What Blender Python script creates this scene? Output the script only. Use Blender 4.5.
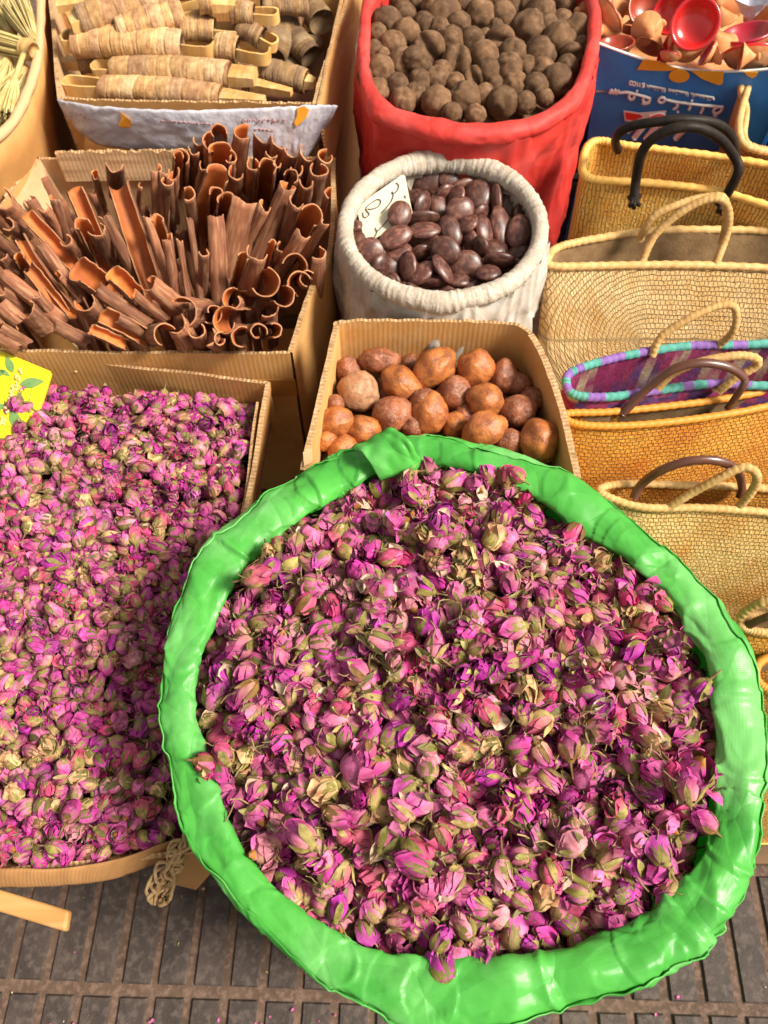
import bpy, math, random
import numpy as np
from mathutils import Vector, Matrix, Quaternion, noise as mnoise

random.seed(7); RNG = np.random.default_rng(11)
scene = bpy.context.scene
COL = scene.collection
for o in list(bpy.data.objects): bpy.data.objects.remove(o)

# ---------------------------------------------------------------- camera
CAM = np.array([0.0, 0.0, 1.2]); FPX = 788.0; PITCH = math.radians(60)
cam_d = bpy.data.cameras.new('camera'); cam = bpy.data.objects.new('camera', cam_d); COL.objects.link(cam)
cam.location = CAM; cam.rotation_euler = (math.radians(90) - PITCH, 0, 0)
cam_d.sensor_fit = 'VERTICAL'; cam_d.sensor_height = 36; cam_d.lens = 36 * FPX / 1024
cam_d.clip_start = 0.02; cam_d.clip_end = 200
cam_d.dof.use_dof = True; cam_d.dof.focus_distance = 0.66; cam_d.dof.aperture_fstop = 11
scene.camera = cam
# ---------------------------------------------------------------- light
SUN_EL = math.radians(48); SUN_AZ = math.radians(104)      # azimuth clockwise from +Y
world = bpy.data.worlds.new('World'); scene.world = world; world.use_nodes = True
wn = world.node_tree.nodes; wl = world.node_tree.links
sky = wn.new('ShaderNodeTexSky'); sky.sky_type = 'NISHITA'; sky.sun_disc = False
sky.sun_elevation = SUN_EL; sky.sun_rotation = SUN_AZ; sky.air_density = 1.0; sky.dust_density = 3.0
hs = wn.new('ShaderNodeHueSaturation'); hs.inputs['Saturation'].default_value = 0.12
wt = wn.new('ShaderNodeMix'); wt.data_type = 'RGBA'; wt.blend_type = 'MULTIPLY'; wt.inputs[0].default_value = 1; wt.inputs[7].default_value = (1.0, .94, .85, 1)
wl.new(sky.outputs[0], hs.inputs['Color']); wl.new(hs.outputs[0], wt.inputs[6]); wl.new(wt.outputs[2], wn['Background'].inputs[0])
wn['Background'].inputs[1].default_value = 0.095
sd = bpy.data.lights.new('sun', 'SUN'); sd.energy = 3.9; sd.angle = math.radians(16); sd.color = (1.0, 0.93, 0.80)
sun = bpy.data.objects.new('sun', sd); COL.objects.link(sun)
tosun = Vector((math.cos(SUN_EL) * math.sin(SUN_AZ), math.cos(SUN_EL) * math.cos(SUN_AZ), math.sin(SUN_EL)))
sun.rotation_euler = tosun.to_track_quat('Z', 'Y').to_euler()
scene.view_settings.view_transform = 'Standard'; scene.view_settings.look = 'None'
scene.view_settings.exposure = 0.80; scene.view_settings.gamma = 1.0
scene.view_settings.use_curve_mapping = False
scene.cycles.max_bounces = 8

# ---------------------------------------------------------------- helpers
FWD = np.array([0, math.cos(PITCH), -math.sin(PITCH)]); UPV = np.array([0, math.sin(PITCH), math.cos(PITCH)]); RGT = np.array([1.0, 0, 0])
def ray(px, py): return FWD + (px - 384) / FPX * RGT - (py - 512) / FPX * UPV
def P(px, py, z):
    d = ray(px, py); t = (z - CAM[2]) / d[2]
    return CAM + d * t
def on_plane(px, py, p0, n, off=0.0):
    d = ray(px, py); t = np.dot(p0 + n * off - CAM, n) / np.dot(d, n)
    return CAM + d * t
def unit(v):
    v = np.asarray(v, float); return v / max(1e-12, np.linalg.norm(v))
def nz(x, y=0.0, z=0.0): return mnoise.noise(Vector((x, y, z)))
def fract(x, y=0.0, z=0.0, o=4): return mnoise.fractal(Vector((x, y, z)), 1.0, 2.0, o)
def catmull(pts, n, closed=False):
    pts = [np.asarray(p, float) for p in pts]; out = []; m = len(pts)
    segs = m if closed else m - 1
    for k in range(n if closed else n + 1):
        s = k / n * segs; i = min(int(s), segs - 1); t = s - i
        if closed: a, b, c, d = pts[(i - 1) % m], pts[i % m], pts[(i + 1) % m], pts[(i + 2) % m]
        else: a, b, c, d = pts[max(i - 1, 0)], pts[i], pts[i + 1], pts[min(i + 2, m - 1)]
        out.append(0.5 * ((2 * b) + (c - a) * t + (2 * a - 5 * b + 4 * c - d) * t * t + (3 * b - a - 3 * c + d) * t ** 3))
    return np.array(out)

def make_mesh(name, V, F, mats=(), fm=None, col=None, smooth=True, uv=None):
    me = bpy.data.meshes.new(name); V = np.asarray(V, np.float32)
    if isinstance(F, np.ndarray) and F.ndim == 2:
        nf, k = F.shape
        me.vertices.add(len(V)); me.vertices.foreach_set('co', V.ravel())
        me.loops.add(nf * k); me.loops.foreach_set('vertex_index', F.astype(np.int32).ravel())
        me.polygons.add(nf); me.polygons.foreach_set('loop_start', np.arange(0, nf * k, k, dtype=np.int32))
        try: me.polygons.foreach_set('loop_total', np.full(nf, k, np.int32))
        except Exception: pass
        me.update(calc_edges=True)
    else:
        me.from_pydata([tuple(map(float, v)) for v in V], [], [tuple(int(i) for i in f) for f in F]); me.update()
    for m in mats: me.materials.append(m)
    if fm is not None: me.polygons.foreach_set('material_index', np.asarray(fm, np.int32))
    me.polygons.foreach_set('use_smooth', np.full(len(me.polygons), bool(smooth)))
    if col is not None:
        c = np.ones((len(V), 4), np.float32); c[:, :3] = col
        a = me.color_attributes.new('Col', 'FLOAT_COLOR', 'POINT'); a.data.foreach_set('color', c.ravel())
    if uv is not None:
        l = me.uv_layers.new(name='UVMap'); li = np.empty(len(me.loops), np.int32); me.loops.foreach_get('vertex_index', li)
        l.data.foreach_set('uv', np.asarray(uv, np.float32)[li].ravel())
    return me
def link(name, me, parent=None):
    o = bpy.data.objects.new(name, me); COL.objects.link(o)
    if parent is not None: o.parent = parent
    return o
def origin_of(p):
    loc = Vector((0, 0, 0))
    while p is not None: loc += p.location; p = p.parent
    return np.array(loc)
def obj(name, V, F, mats, parent=None, loc=None, **kw):
    """V in world coordinates; the object's own origin goes to loc (top-level) or the parent's origin"""
    V = np.asarray(V, float)
    if parent is None and loc is None: loc = np.array([V[:, 0].mean(), V[:, 1].mean(), V[:, 2].min()])
    base = origin_of(parent) if parent is not None else np.asarray(loc, float)
    if not isinstance(mats, (list, tuple)): mats = [mats]
    o = link(name, make_mesh(name, V - base, F, mats, **kw), parent)
    if parent is None: o.location = base
    return o
def tag(o, label, cat, group=None, kind=None):
    if label: o['label'] = label
    if cat: o['category'] = cat
    if group: o['group'] = group
    if kind: o['kind'] = kind
    return o
def thing(name, label, cat, loc, group=None):
    o = bpy.data.objects.new(name, None); COL.objects.link(o); o.location = loc; o.empty_display_size = 0.02
    return tag(o, label, cat, group)

def gridf(nu, nv, cu=False, cv=False, base=0):
    F = []
    for i in range(nu if cu else nu - 1):
        for j in range(nv if cv else nv - 1):
            a = i * nv + j; b = ((i + 1) % nu) * nv + j; c = ((i + 1) % nu) * nv + (j + 1) % nv; d = i * nv + (j + 1) % nv
            F.append((a + base, b + base, c + base, d + base))
    return np.array(F, np.int64)
def merge(parts):
    V = []; F = []; n = 0
    for v, f in parts:
        V.append(np.asarray(v, float)); F.append(np.asarray(f) + n); n += len(v)
    return np.vstack(V), np.vstack(F)
def tube(pts, rad, ns=10, flat=1.0, upv=(0, 0, 1), twist=None, caps=True):
    """quad tube along pts; rad scalar or f(i, angle)->radius ; flat squashes across the frame's second axis"""
    pts = np.asarray(pts, float); n = len(pts); V = np.zeros((n, ns, 3))
    T = np.gradient(pts, axis=0); u = None
    for i in range(n):
        t = unit(T[i])
        if u is None:
            u = np.cross(t, upv)
            if np.linalg.norm(u) < 1e-3: u = np.cross(t, (1, 0, 0))
        u = unit(u - t * np.dot(u, t)); w = np.cross(t, u)
        for j in range(ns):
            a = 2 * math.pi * j / ns
            r = rad(i, a) if callable(rad) else rad
            V[i, j] = pts[i] + (u * math.cos(a) + w * math.sin(a) * flat) * r
    V = V.reshape(-1, 3); F = gridf(n, ns, False, True)[:, ::-1]
    if caps:
        V = np.vstack([V, pts[0], pts[-1]]); a, b = n * ns, n * ns + 1; E = []
        for j in range(0, ns, 2):
            E.append((a, j, (j + 1) % ns, (j + 2) % ns)); o_ = (n - 1) * ns
            E.append((b, o_ + (j + 2) % ns, o_ + (j + 1) % ns, o_ + j))
        F = np.vstack([F, np.array(E)])
    return V, F
def boxmesh(c, s, R=None):
    v = np.array([(x, y, z) for x in (-1, 1) for y in (-1, 1) for z in (-1, 1)], float) * np.asarray(s) / 2
    if R is not None: v = v @ np.asarray(R).T
    return v + np.asarray(c), np.array([(0, 1, 3, 2), (4, 6, 7, 5), (0, 4, 5, 1), (2, 3, 7, 6), (0, 2, 6, 4), (1, 5, 7, 3)])
def slab(poly, n, th):
    """flat polygon (list of 3-D points) extruded along -n by th; returns pydata lists"""
    poly = [np.asarray(p, float) for p in poly]; m = len(poly); n = unit(n)
    V = poly + [p - n * th for p in poly]
    F = [tuple(range(m)), tuple(range(2 * m - 1, m - 1, -1))] + [(i, i + m, (i + 1) % m + m, (i + 1) % m) for i in range(m)]
    return V, F
def add_bevel(o, w, seg=2):
    m = o.modifiers.new('bevel', 'BEVEL'); m.width = w; m.segments = seg; m.limit_method = 'ANGLE'; m.angle_limit = math.radians(40)

# ---------------------------------------------------------------- materials
def mat(name, color=(.5, .5, .5), rough=.6, color2=None, nscale=20, ndetail=6, contrast=(.35, .65), bump=0.0, bscale=200, bdist=.001,
        attr=False, coords='Object', stretch=(1, 1, 1), spec=.5, color3=None, n3scale=90, mix3=.5, wave=None, sss=0.0, trans=0.0, objvar=0.0, coat=0.0, sheen=0.0, rvar=0.0):
    m = bpy.data.materials.new(name); m.use_nodes = True; N = m.node_tree.nodes; L = m.node_tree.links; b = N['Principled BSDF']
    b.inputs['Roughness'].default_value = rough; b.inputs['Specular IOR Level'].default_value = spec
    tc = N.new('ShaderNodeTexCoord'); mp = N.new('ShaderNodeMapping'); mp.inputs['Scale'].default_value = stretch
    L.new(tc.outputs[coords], mp.inputs[0]); vec = mp.outputs[0]
    oi = N.new('ShaderNodeObjectInfo')
    if coords == 'Object':
        ad = N.new('ShaderNodeVectorMath'); ad.operation = 'ADD'; sc = N.new('ShaderNodeMath'); sc.operation = 'MULTIPLY'; sc.inputs[1].default_value = 7.3
        L.new(oi.outputs['Random'], sc.inputs[0]); L.new(mp.outputs[0], ad.inputs[0]); L.new(sc.outputs[0], ad.inputs[1]); vec = ad.outputs[0]
    def noise(s, d=ndetail):
        n = N.new('ShaderNodeTexNoise'); n.inputs['Scale'].default_value = s; n.inputs['Detail'].default_value = d; n.inputs['Roughness'].default_value = .6
        L.new(vec, n.inputs['Vector']); return n.outputs['Fac']
    def ramp(s, lo, hi):
        r = N.new('ShaderNodeMapRange'); r.inputs[1].default_value = lo; r.inputs[2].default_value = hi; L.new(s, r.inputs[0]); return r.outputs[0]
    def mix(f, a, c, mode='MIX'):
        x = N.new('ShaderNodeMix'); x.data_type = 'RGBA'; x.blend_type = mode
        if isinstance(f, float): x.inputs[0].default_value = f
        else: L.new(f, x.inputs[0])
        for k, s in ((6, a), (7, c)):
            if isinstance(s, tuple): x.inputs[k].default_value = (*s, 1)
            else: L.new(s, x.inputs[k])
        return x.outputs[2]
    if attr:
        at = N.new('ShaderNodeAttribute'); at.attribute_name = 'Col'; c = at.outputs['Color']
        if color2 is not None: c = mix(ramp(noise(nscale), *contrast), c, color2, 'MULTIPLY')
    else:
        c = color
        if color2 is not None: c = mix(ramp(noise(nscale), *contrast), color, color2)
    if color3 is not None:
        g = ramp(noise(n3scale), .48, .62); mm = N.new('ShaderNodeMath'); mm.operation = 'MULTIPLY'; mm.inputs[1].default_value = mix3; L.new(g, mm.inputs[0])
        c = mix(mm.outputs[0], c, color3)
    wv = None
    if wave:
        ax, ws, amt, wcol = wave; w = N.new('ShaderNodeTexWave'); w.bands_direction = ax; w.inputs['Scale'].default_value = ws
        w.inputs['Distortion'].default_value = 1.2; w.inputs['Detail'].default_value = 2; w.inputs['Detail Scale'].default_value = 1.5
        L.new(vec, w.inputs[0]); wv = w.outputs['Fac']; mm = N.new('ShaderNodeMath'); mm.operation = 'MULTIPLY'; mm.inputs[1].default_value = amt; L.new(wv, mm.inputs[0])
        c = mix(mm.outputs[0], c, wcol)
    if objvar:
        h = N.new('ShaderNodeHueSaturation'); r = N.new('ShaderNodeMapRange'); r.inputs[3].default_value = 1 - objvar; r.inputs[4].default_value = 1 + objvar
        L.new(oi.outputs['Random'], r.inputs[0]); L.new(r.outputs[0], h.inputs['Value'])
        if isinstance(c, tuple): h.inputs['Color'].default_value = (*c, 1)
        else: L.new(c, h.inputs['Color'])
        c = h.outputs[0]
    if isinstance(c, tuple): b.inputs['Base Color'].default_value = (*c, 1)
    else: L.new(c, b.inputs['Base Color'])
    if rvar:
        r = N.new('ShaderNodeMapRange'); r.inputs[3].default_value = max(.02, rough - rvar); r.inputs[4].default_value = min(1, rough + rvar)
        L.new(noise(nscale * 1.7), r.inputs[0]); L.new(r.outputs[0], b.inputs['Roughness'])
    if bump or wv is not None:
        bp = N.new('ShaderNodeBump'); bp.inputs['Strength'].default_value = bump or .4; bp.inputs['Distance'].default_value = bdist
        h = noise(bscale, 5)
        if wv is not None:
            ad = N.new('ShaderNodeMath'); ad.operation = 'MULTIPLY_ADD'; ad.inputs[1].default_value = .5; L.new(h, ad.inputs[0]); L.new(wv, ad.inputs[2]); h = ad.outputs[0]
        L.new(h, bp.inputs['Height']); L.new(bp.outputs[0], b.inputs['Normal'])
    if sss: b.inputs['Subsurface Weight'].default_value = sss; b.inputs['Subsurface Radius'].default_value = (.004, .004, .003); b.inputs['Subsurface Scale'].default_value = 1
    if coat: b.inputs['Coat Weight'].default_value = coat; b.inputs['Coat Roughness'].default_value = .15
    if sheen: b.inputs['Sheen Weight'].default_value = sheen
    if trans:
        t = N.new('ShaderNodeBsdfTranslucent'); ms = N.new('ShaderNodeMixShader'); ms.inputs[0].default_value = trans
        if isinstance(c, tuple): t.inputs[0].default_value = (*c, 1)
        else: L.new(c, t.inputs[0])
        L.new(b.outputs[0], ms.inputs[1]); L.new(t.outputs[0], ms.inputs[2]); L.new(ms.outputs[0], N['Material Output'].inputs[0])
    return m
M = {}
def crinkle(m, s1, s2, strength, dist, hatch=False):
    N = m.node_tree.nodes; L = m.node_tree.links; b = N['Principled BSDF']; tc = N.new('ShaderNodeTexCoord'); outs = []
    for s, w in ((s1, 1.0), (s2, .07)):
        n0 = N.new('ShaderNodeTexNoise'); n0.inputs['Scale'].default_value = s * .6; L.new(tc.outputs['Object'], n0.inputs['Vector'])
        ad = N.new('ShaderNodeVectorMath'); ad.operation = 'MULTIPLY_ADD'; ad.inputs[1].default_value = (.05 * 14 / s,) * 3; L.new(n0.outputs['Color'], ad.inputs[0]); L.new(tc.outputs['Object'], ad.inputs[2])
        v = N.new('ShaderNodeTexVoronoi'); v.feature = 'DISTANCE_TO_EDGE'; v.inputs['Scale'].default_value = s; L.new(ad.outputs[0], v.inputs['Vector'])
        r = N.new('ShaderNodeMapRange'); r.inputs[1].default_value = 0; r.inputs[2].default_value = .25; r.inputs[4].default_value = w; L.new(v.outputs['Distance'], r.inputs[0]); outs.append(r.outputs[0])
        v2 = N.new('ShaderNodeTexNoise'); v2.noise_type = 'RIDGED_MULTIFRACTAL'; v2.inputs['Scale'].default_value = s * .8; v2.inputs['Detail'].default_value = 2; L.new(ad.outputs[0], v2.inputs['Vector']); r2 = N.new('ShaderNodeMath'); r2.operation = 'MULTIPLY'; r2.inputs[1].default_value = -.55 * w; L.new(v2.outputs['Fac'], r2.inputs[0]); outs.append(r2.outputs[0])
    if hatch:
        for ax in ('X', 'Y'):
            w_ = N.new('ShaderNodeTexWave'); w_.bands_direction = ax; w_.inputs['Scale'].default_value = 190; L.new(tc.outputs['UV'], w_.inputs[0]); q = N.new('ShaderNodeMath'); q.operation = 'MULTIPLY'; q.inputs[1].default_value = .009; L.new(w_.outputs['Fac'], q.inputs[0]); outs.append(q.outputs[0])
    h = outs[0]
    for o in outs[1:]: a_ = N.new('ShaderNodeMath'); L.new(h, a_.inputs[0]); L.new(o, a_.inputs[1]); h = a_.outputs[0]
    bp = N.new('ShaderNodeBump'); bp.inputs['Strength'].default_value = strength; bp.inputs['Distance'].default_value = dist; L.new(h, bp.inputs['Height']); L.new(bp.outputs[0], b.inputs['Normal'])
M['petal'] = mat('dried_petal', attr=True, rough=.6, color2=(.72, .42, .50), nscale=260, contrast=(.4, .7), bump=.6, bscale=600, bdist=.0008, spec=.3)
M['petal_one'] = mat('dried_rose_petal', attr=True, rough=.6, color2=(.72, .42, .50), nscale=5, contrast=(.4, .7), bump=.6, bscale=12, bdist=.0008, spec=.3, stretch=(1, 1, .5))
M['sepal_one'] = mat('dried_rose_sepal', attr=True, rough=.7, color2=(.5, .44, .34), nscale=5, bump=.6, bscale=12, bdist=.0008, spec=.3, stretch=(1, 1, .5))
M['sepal'] = mat('dried_sepal', attr=True, rough=.7, color2=(.55, .5, .42), nscale=220, bump=.5, bscale=500, bdist=.0008)
M['card'] = mat('cardboard', (.66, .35, .115), .85, (.54, .26, .07), nscale=9, color3=(.66, .39, .17), n3scale=40, mix3=.5, bump=.25, coords='UV', bscale=160, wave=('X', 55, .12, (.40, .19, .06)), bdist=.0006)
M['card_brown'] = mat('shaded_brown_cardboard', (.40, .20, .07), .85, (.30, .14, .045), nscale=9, bump=.25, coords='UV', bscale=160, wave=('X', 30, .2, (.22, .10, .03)), bdist=.0006)  # darker brown cardboard; the front flap's under-lit tone is put into its colour
M['card_edge'] = mat('cardboard_edge', (.60, .37, .18), .9, (.30, .15, .055), nscale=70, coords='UV', wave=('X', 65, .42, (.16, .075, .025)), bump=.8, bdist=.001, color3=(.68, .48, .28), n3scale=220, mix3=.6)
M['card_pale'] = mat('cardboard_pale', (.62, .40, .22), .85, (.50, .28, .13), nscale=12, bump=.3, bscale=150, coords='UV', wave=('X', 55, .1, (.42, .22, .1)), bdist=.0006)
M['tape'] = mat('packing_tape', (.45, .21, .05), .25, (.40, .17, .035), nscale=20)
M['green'] = mat('green_plastic', (.105, .50, .075), .36, (.065, .38, .055), nscale=12, color3=(.24, .63, .20), n3scale=10, mix3=.7, trans=.30, rvar=.10, spec=.4)  # third colour paints a pale sheen over the plastic in patches
crinkle(M['green'], 13, 45, .6, .0045, hatch=True)
M['red'] = mat('red_woven_plastic', (.72, .050, .036), .62, (.58, .035, .030), nscale=14, color3=(.68, .10, .085), n3scale=16, mix3=.5, trans=.2, rvar=.1)
crinkle(M['red'], 11, 45, .6, .004, hatch=True)
M['white_sack'] = mat('white_woven_sack', (.58, .52, .45), .7, (.46, .40, .33), nscale=16, color3=(.64, .62, .60), n3scale=40, mix3=.7, trans=.1)
crinkle(M['white_sack'], 12, 60, .6, .003, hatch=True)
M['white_rope'] = mat('rolled_white_sacking', (.48, .40, .32), .8, (.36, .29, .22), nscale=60, color3=(.56, .51, .44), n3scale=120, mix3=.7, bump=.8, bscale=300, bdist=.0015)
M['lime'] = mat('dried_brown_shell', (.15, .078, .038), .8, (.085, .042, .021), nscale=1.2, color3=(.25, .145, .080), n3scale=2.0, mix3=.5, bump=.4, bscale=5, bdist=.001, objvar=.3, spec=.25)
M['seed'] = mat('dark_seed_coat', (.11, .038, .027), .38, (.045, .016, .013), nscale=1.4, color3=(.22, .10, .07), n3scale=2.2, mix3=.6, bump=.3, bscale=5, bdist=.0006, objvar=.35, rvar=.1)
M['nut_o'] = mat('orange_nut_shell', (.50, .170, .042), .40, (.32, .088, .024), nscale=1.2, color3=(.20, .065, .03), n3scale=2.4, mix3=.6, bump=.9, bscale=7, bdist=.0012, objvar=.15, rvar=.12)
M['nut_b'] = mat('brown_nut_shell', (.34, .100, .038), .42, (.17, .050, .024), nscale=1.2, color3=(.44, .22, .13), n3scale=3, mix3=.5, bump=.9, bscale=6, bdist=.0015, objvar=.15, rvar=.12)
M['nut_p'] = mat('pale_scabby_nut_shell', (.36, .15, .07), .6, (.46, .26, .14), nscale=1.8, color3=(.12, .05, .03), n3scale=3, mix3=.5, bump=.9, bscale=4, bdist=.0015)
M['cin_out'] = mat('cinnamon_bark_outside', (.27, .098, .044), .8, (.14, .046, .022), nscale=45, color3=(.46, .25, .13), n3scale=160, mix3=.5, bump=.9, bscale=200, bdist=.001, coords='UV', stretch=(1.6, .18, 1), objvar=.3)
M['cin_in'] = mat('cinnamon_bark_inside', (.56, .17, .032), .7, (.36, .085, .02), nscale=40, bump=.4, bscale=200, bdist=.0008, stretch=(1, 1, .3), objvar=.2)
M['cin_edge'] = mat('cinnamon_bark_edge', (.52, .24, .11), .8, (.34, .14, .06), nscale=90, bump=.4)
M['wrap'] = mat('bark_wrapping', attr=True, rough=.85, color2=(.6, .5, .42), nscale=90, bump=.7, bscale=300, bdist=.0012)
M['strip'] = mat('pale_wood_strip', (.62, .38, .13), .6, (.50, .26, .075), nscale=40, stretch=(1, 1, .3), color3=(.70, .50, .26), n3scale=50, mix3=.5, bump=.4, bscale=160, bdist=.0008, objvar=.15)
M['straw'] = mat('pale_straw', (.62, .50, .22), .6, (.45, .33, .11), nscale=60, bump=.3, objvar=.15)
M['wicker'] = mat('golden_wicker', (.52, .30, .075), .55, (.38, .17, .028), nscale=14, color3=(.66, .46, .17), n3scale=130, mix3=.6, bump=.6, bscale=420, bdist=.001)
M['gold_palm'] = mat('orange_palm_weave', (.58, .29, .055), .5, (.42, .15, .012), nscale=9, color3=(.62, .40, .13), n3scale=160, mix3=.5, bump=.6, bscale=420, bdist=.001)
M['tan_palm'] = mat('tan_palm_weave', (.52, .34, .155), .7, (.40, .23, .085), nscale=14, color3=(.64, .47, .26), n3scale=180, mix3=.6, bump=.7, bscale=420, bdist=.001)
M['rim_palm'] = mat('pale_palm_rim', (.68, .44, .18), .65, (.52, .29, .09), nscale=60, bump=.6, bscale=380, bdist=.001)
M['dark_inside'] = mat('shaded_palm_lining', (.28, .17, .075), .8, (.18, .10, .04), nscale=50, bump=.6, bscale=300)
M['rope'] = mat('palm_rope', (.60, .37, .14), .75, (.42, .23, .07), nscale=90, bump=.6, bscale=350, bdist=.001)
M['leather'] = mat('brown_leather', (.115, .040, .024), .32, (.085, .03, .02), nscale=60, bump=.2, bscale=300, coat=.2)
M['leather_black'] = mat('black_leather', (.012, .009, .008), .5, (.025, .017, .013), nscale=70, bump=.5, bscale=160, spec=.15)
M['blue'] = mat('blue_printed_plastic', (.05, .24, .62), .42, (.035, .17, .52), nscale=8, bump=.3, bscale=40, bdist=.002)
M['orange_ink'] = mat('orange_print', (.78, .36, .03), .4, (.72, .30, .025), nscale=20)
M['white_ink'] = mat('white_print', (.75, .75, .72), .5); M['red_ink'] = mat('red_print', (.62, .035, .03), .5)
M['clay'] = mat('unglazed_clay', (.58, .225, .075), .8, (.46, .155, .045), nscale=30, color3=(.70, .40, .2), n3scale=60, bump=.3, bscale=160, objvar=.15)
M['glaze'] = mat('red_glaze', (.66, .018, .018), .25, (.55, .02, .02), nscale=20, coat=.4)
M['glaze_dark'] = mat('dark_orange_glaze', (.40, .06, .02), .3, (.25, .03, .012), nscale=30, coat=.3)
M['glaze_pink'] = mat('crimson_glaze', (.42, .018, .045), .28, (.36, .02, .03), nscale=20, coat=.4)
M['paper'] = mat('cream_card', (.72, .66, .50), .7, (.68, .60, .43), nscale=30); M['ink'] = mat('black_ink', (.04, .035, .05), .6)
M['yellow'] = mat('yellow_packet', (.70, .58, .012), .4, (.72, .60, .015), nscale=12); M['leafprint'] = mat('green_leaf_print', (.11, .22, .07), .5, (.18, .30, .08), nscale=60)
M['pinkprint'] = mat('pink_flower_print', (.72, .42, .22), .5, (.74, .52, .16), nscale=90)
M['flap_white'] = mat('white_printed_liner', (.50, .50, .57), .5, (.40, .38, .45), nscale=14, color3=(.62, .61, .64), n3scale=50, mix3=.6, bump=.7, bscale=120, bdist=.002)
M['faint_ink'] = mat('faint_red_print', (.50, .26, .26), .6)
M['wood'] = mat('raw_pine', (.56, .30, .10), .6, (.44, .20, .055), nscale=12, stretch=(.25, 3, 3), color3=(.62, .38, .16), n3scale=30, bump=.3, bscale=120)
M['twine'] = mat('jute_twine', (.50, .33, .16), .9, (.34, .2, .09), nscale=200, bump=.8, bscale=500)
M['tile'] = mat('dark_paver', (.060, .040, .033), .75, (.030, .020, .017), nscale=18, color3=(.13, .095, .08), n3scale=90, mix3=.5, bump=.5, bscale=260, bdist=.002)
M['grout'] = mat('brown_groove', (.115, .068, .044), .85, (.065, .037, .024), nscale=22, color3=(.20, .12, .09), n3scale=120, mix3=.6, bump=.8, bscale=120, bdist=.002)
M['weave_grid'] = mat('tan_grid_board', (.55, .28, .09), .7, (.44, .2, .055), nscale=14, bump=.3, bscale=100)
M['shade_wood'] = mat('gap_shade_wood', (.14, .075, .035), .8, (.08, .04, .02), nscale=12, stretch=(.25, 3, 3), bump=.3, bscale=120)  # boards coloured dark: shade of the gaps between containers put into the wood
def weave(name, c1, c2, mortar, bw=.011, rh=.0048, ms=.0007, rough=.6, vertical=False, tint=(.8, .7, .6), bd=.0022):
    m = mat(name, c1, rough, None); N = m.node_tree.nodes; L = m.node_tree.links; b = N['Principled BSDF']
    tc = N.new('ShaderNodeTexCoord'); mp = N.new('ShaderNodeMapping'); L.new(tc.outputs['UV'], mp.inputs[0])
    if vertical: mp.inputs['Rotation'].default_value = (0, 0, math.pi / 2)
    wn_ = N.new('ShaderNodeTexNoise'); wn_.inputs['Scale'].default_value = 60; L.new(tc.outputs['UV'], wn_.inputs['Vector'])
    mx = N.new('ShaderNodeVectorMath'); mx.operation = 'MULTIPLY_ADD'; mx.inputs[1].default_value = (.006, .006, 0); L.new(wn_.outputs['Color'], mx.inputs[0]); L.new(mp.outputs[0], mx.inputs[2])
    br = N.new('ShaderNodeTexBrick'); L.new(mx.outputs[0], br.inputs['Vector']); br.inputs['Scale'].default_value = 1
    br.inputs['Color1'].default_value = (*c1, 1); br.inputs['Color2'].default_value = (*c2, 1); br.inputs['Mortar'].default_value = (*mortar, 1)  # darker gaps between strands, partly shade put into the colour
    br.inputs['Mortar Size'].default_value = ms; br.inputs['Mortar Smooth'].default_value = 1; br.inputs['Brick Width'].default_value = bw; br.inputs['Row Height'].default_value = rh; br.inputs['Bias'].default_value = 0
    n1 = N.new('ShaderNodeTexNoise'); n1.inputs['Scale'].default_value = 11; n1.inputs['Detail'].default_value = 5; L.new(tc.outputs['UV'], n1.inputs['Vector']); r = N.new('ShaderNodeMapRange'); r.inputs[1].default_value = .4; r.inputs[2].default_value = .65; L.new(n1.outputs['Fac'], r.inputs[0])
    x = N.new('ShaderNodeMix'); x.data_type = 'RGBA'; x.blend_type = 'MULTIPLY'; L.new(r.outputs[0], x.inputs[0]); L.new(br.outputs['Color'], x.inputs[6]); x.inputs[7].default_value = (*tint, 1); L.new(x.outputs[2], b.inputs['Base Color'])
    n2 = N.new('ShaderNodeTexNoise'); n2.inputs['Scale'].default_value = 350; n2.inputs['Detail'].default_value = 3; L.new(tc.outputs['UV'], n2.inputs['Vector'])
    s = N.new('ShaderNodeMath'); s.operation = 'MULTIPLY_ADD'; s.inputs[1].default_value = -1.6; L.new(br.outputs['Fac'], s.inputs[0]); L.new(n2.outputs['Fac'], s.inputs[2])
    bp = N.new('ShaderNodeBump'); bp.inputs['Strength'].default_value = 1; bp.inputs['Distance'].default_value = bd; L.new(s.outputs[0], bp.inputs['Height']); L.new(bp.outputs[0], b.inputs['Normal']); return m
M['wicker'] = weave('golden_wicker', (.90, .58, .16), (.84, .46, .09), (.76, .40, .07), bw=.020, rh=.0048, vertical=False, tint=(.85, .62, .35))
M['gold_palm'] = weave('orange_palm_weave', (.74, .36, .045), (.64, .28, .03), (.54, .22, .02), bw=.007, rh=.0058, ms=.0008, tint=(.85, .55, .25))
M['tan_palm'] = weave('tan_palm_weave', (.76, .55, .28), (.66, .45, .20), (.62, .42, .18), bw=.0055, rh=.0062, ms=.0009, rough=.8, tint=(.84, .68, .46), bd=.0016)
M['pale_palm'] = weave('honey_palm_weave', (.78, .54, .22), (.68, .43, .14), (.58, .35, .11), bw=.0055, rh=.0056, ms=.0007, rough=.7, tint=(.8, .58, .32))
M['purple'] = mat('purple_thread', (.26, .13, .42), .8, (.18, .08, .3), nscale=90, bump=.6, bscale=350); M['teal'] = mat('teal_thread', (.10, .36, .30), .8, (.06, .26, .22), nscale=90, bump=.6, bscale=350)
M['multi'] = mat('coloured_palm_weave', attr=True, rough=.8, color2=(.6, .55, .5), nscale=200, bump=.7, bscale=350, bdist=.001)
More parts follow.
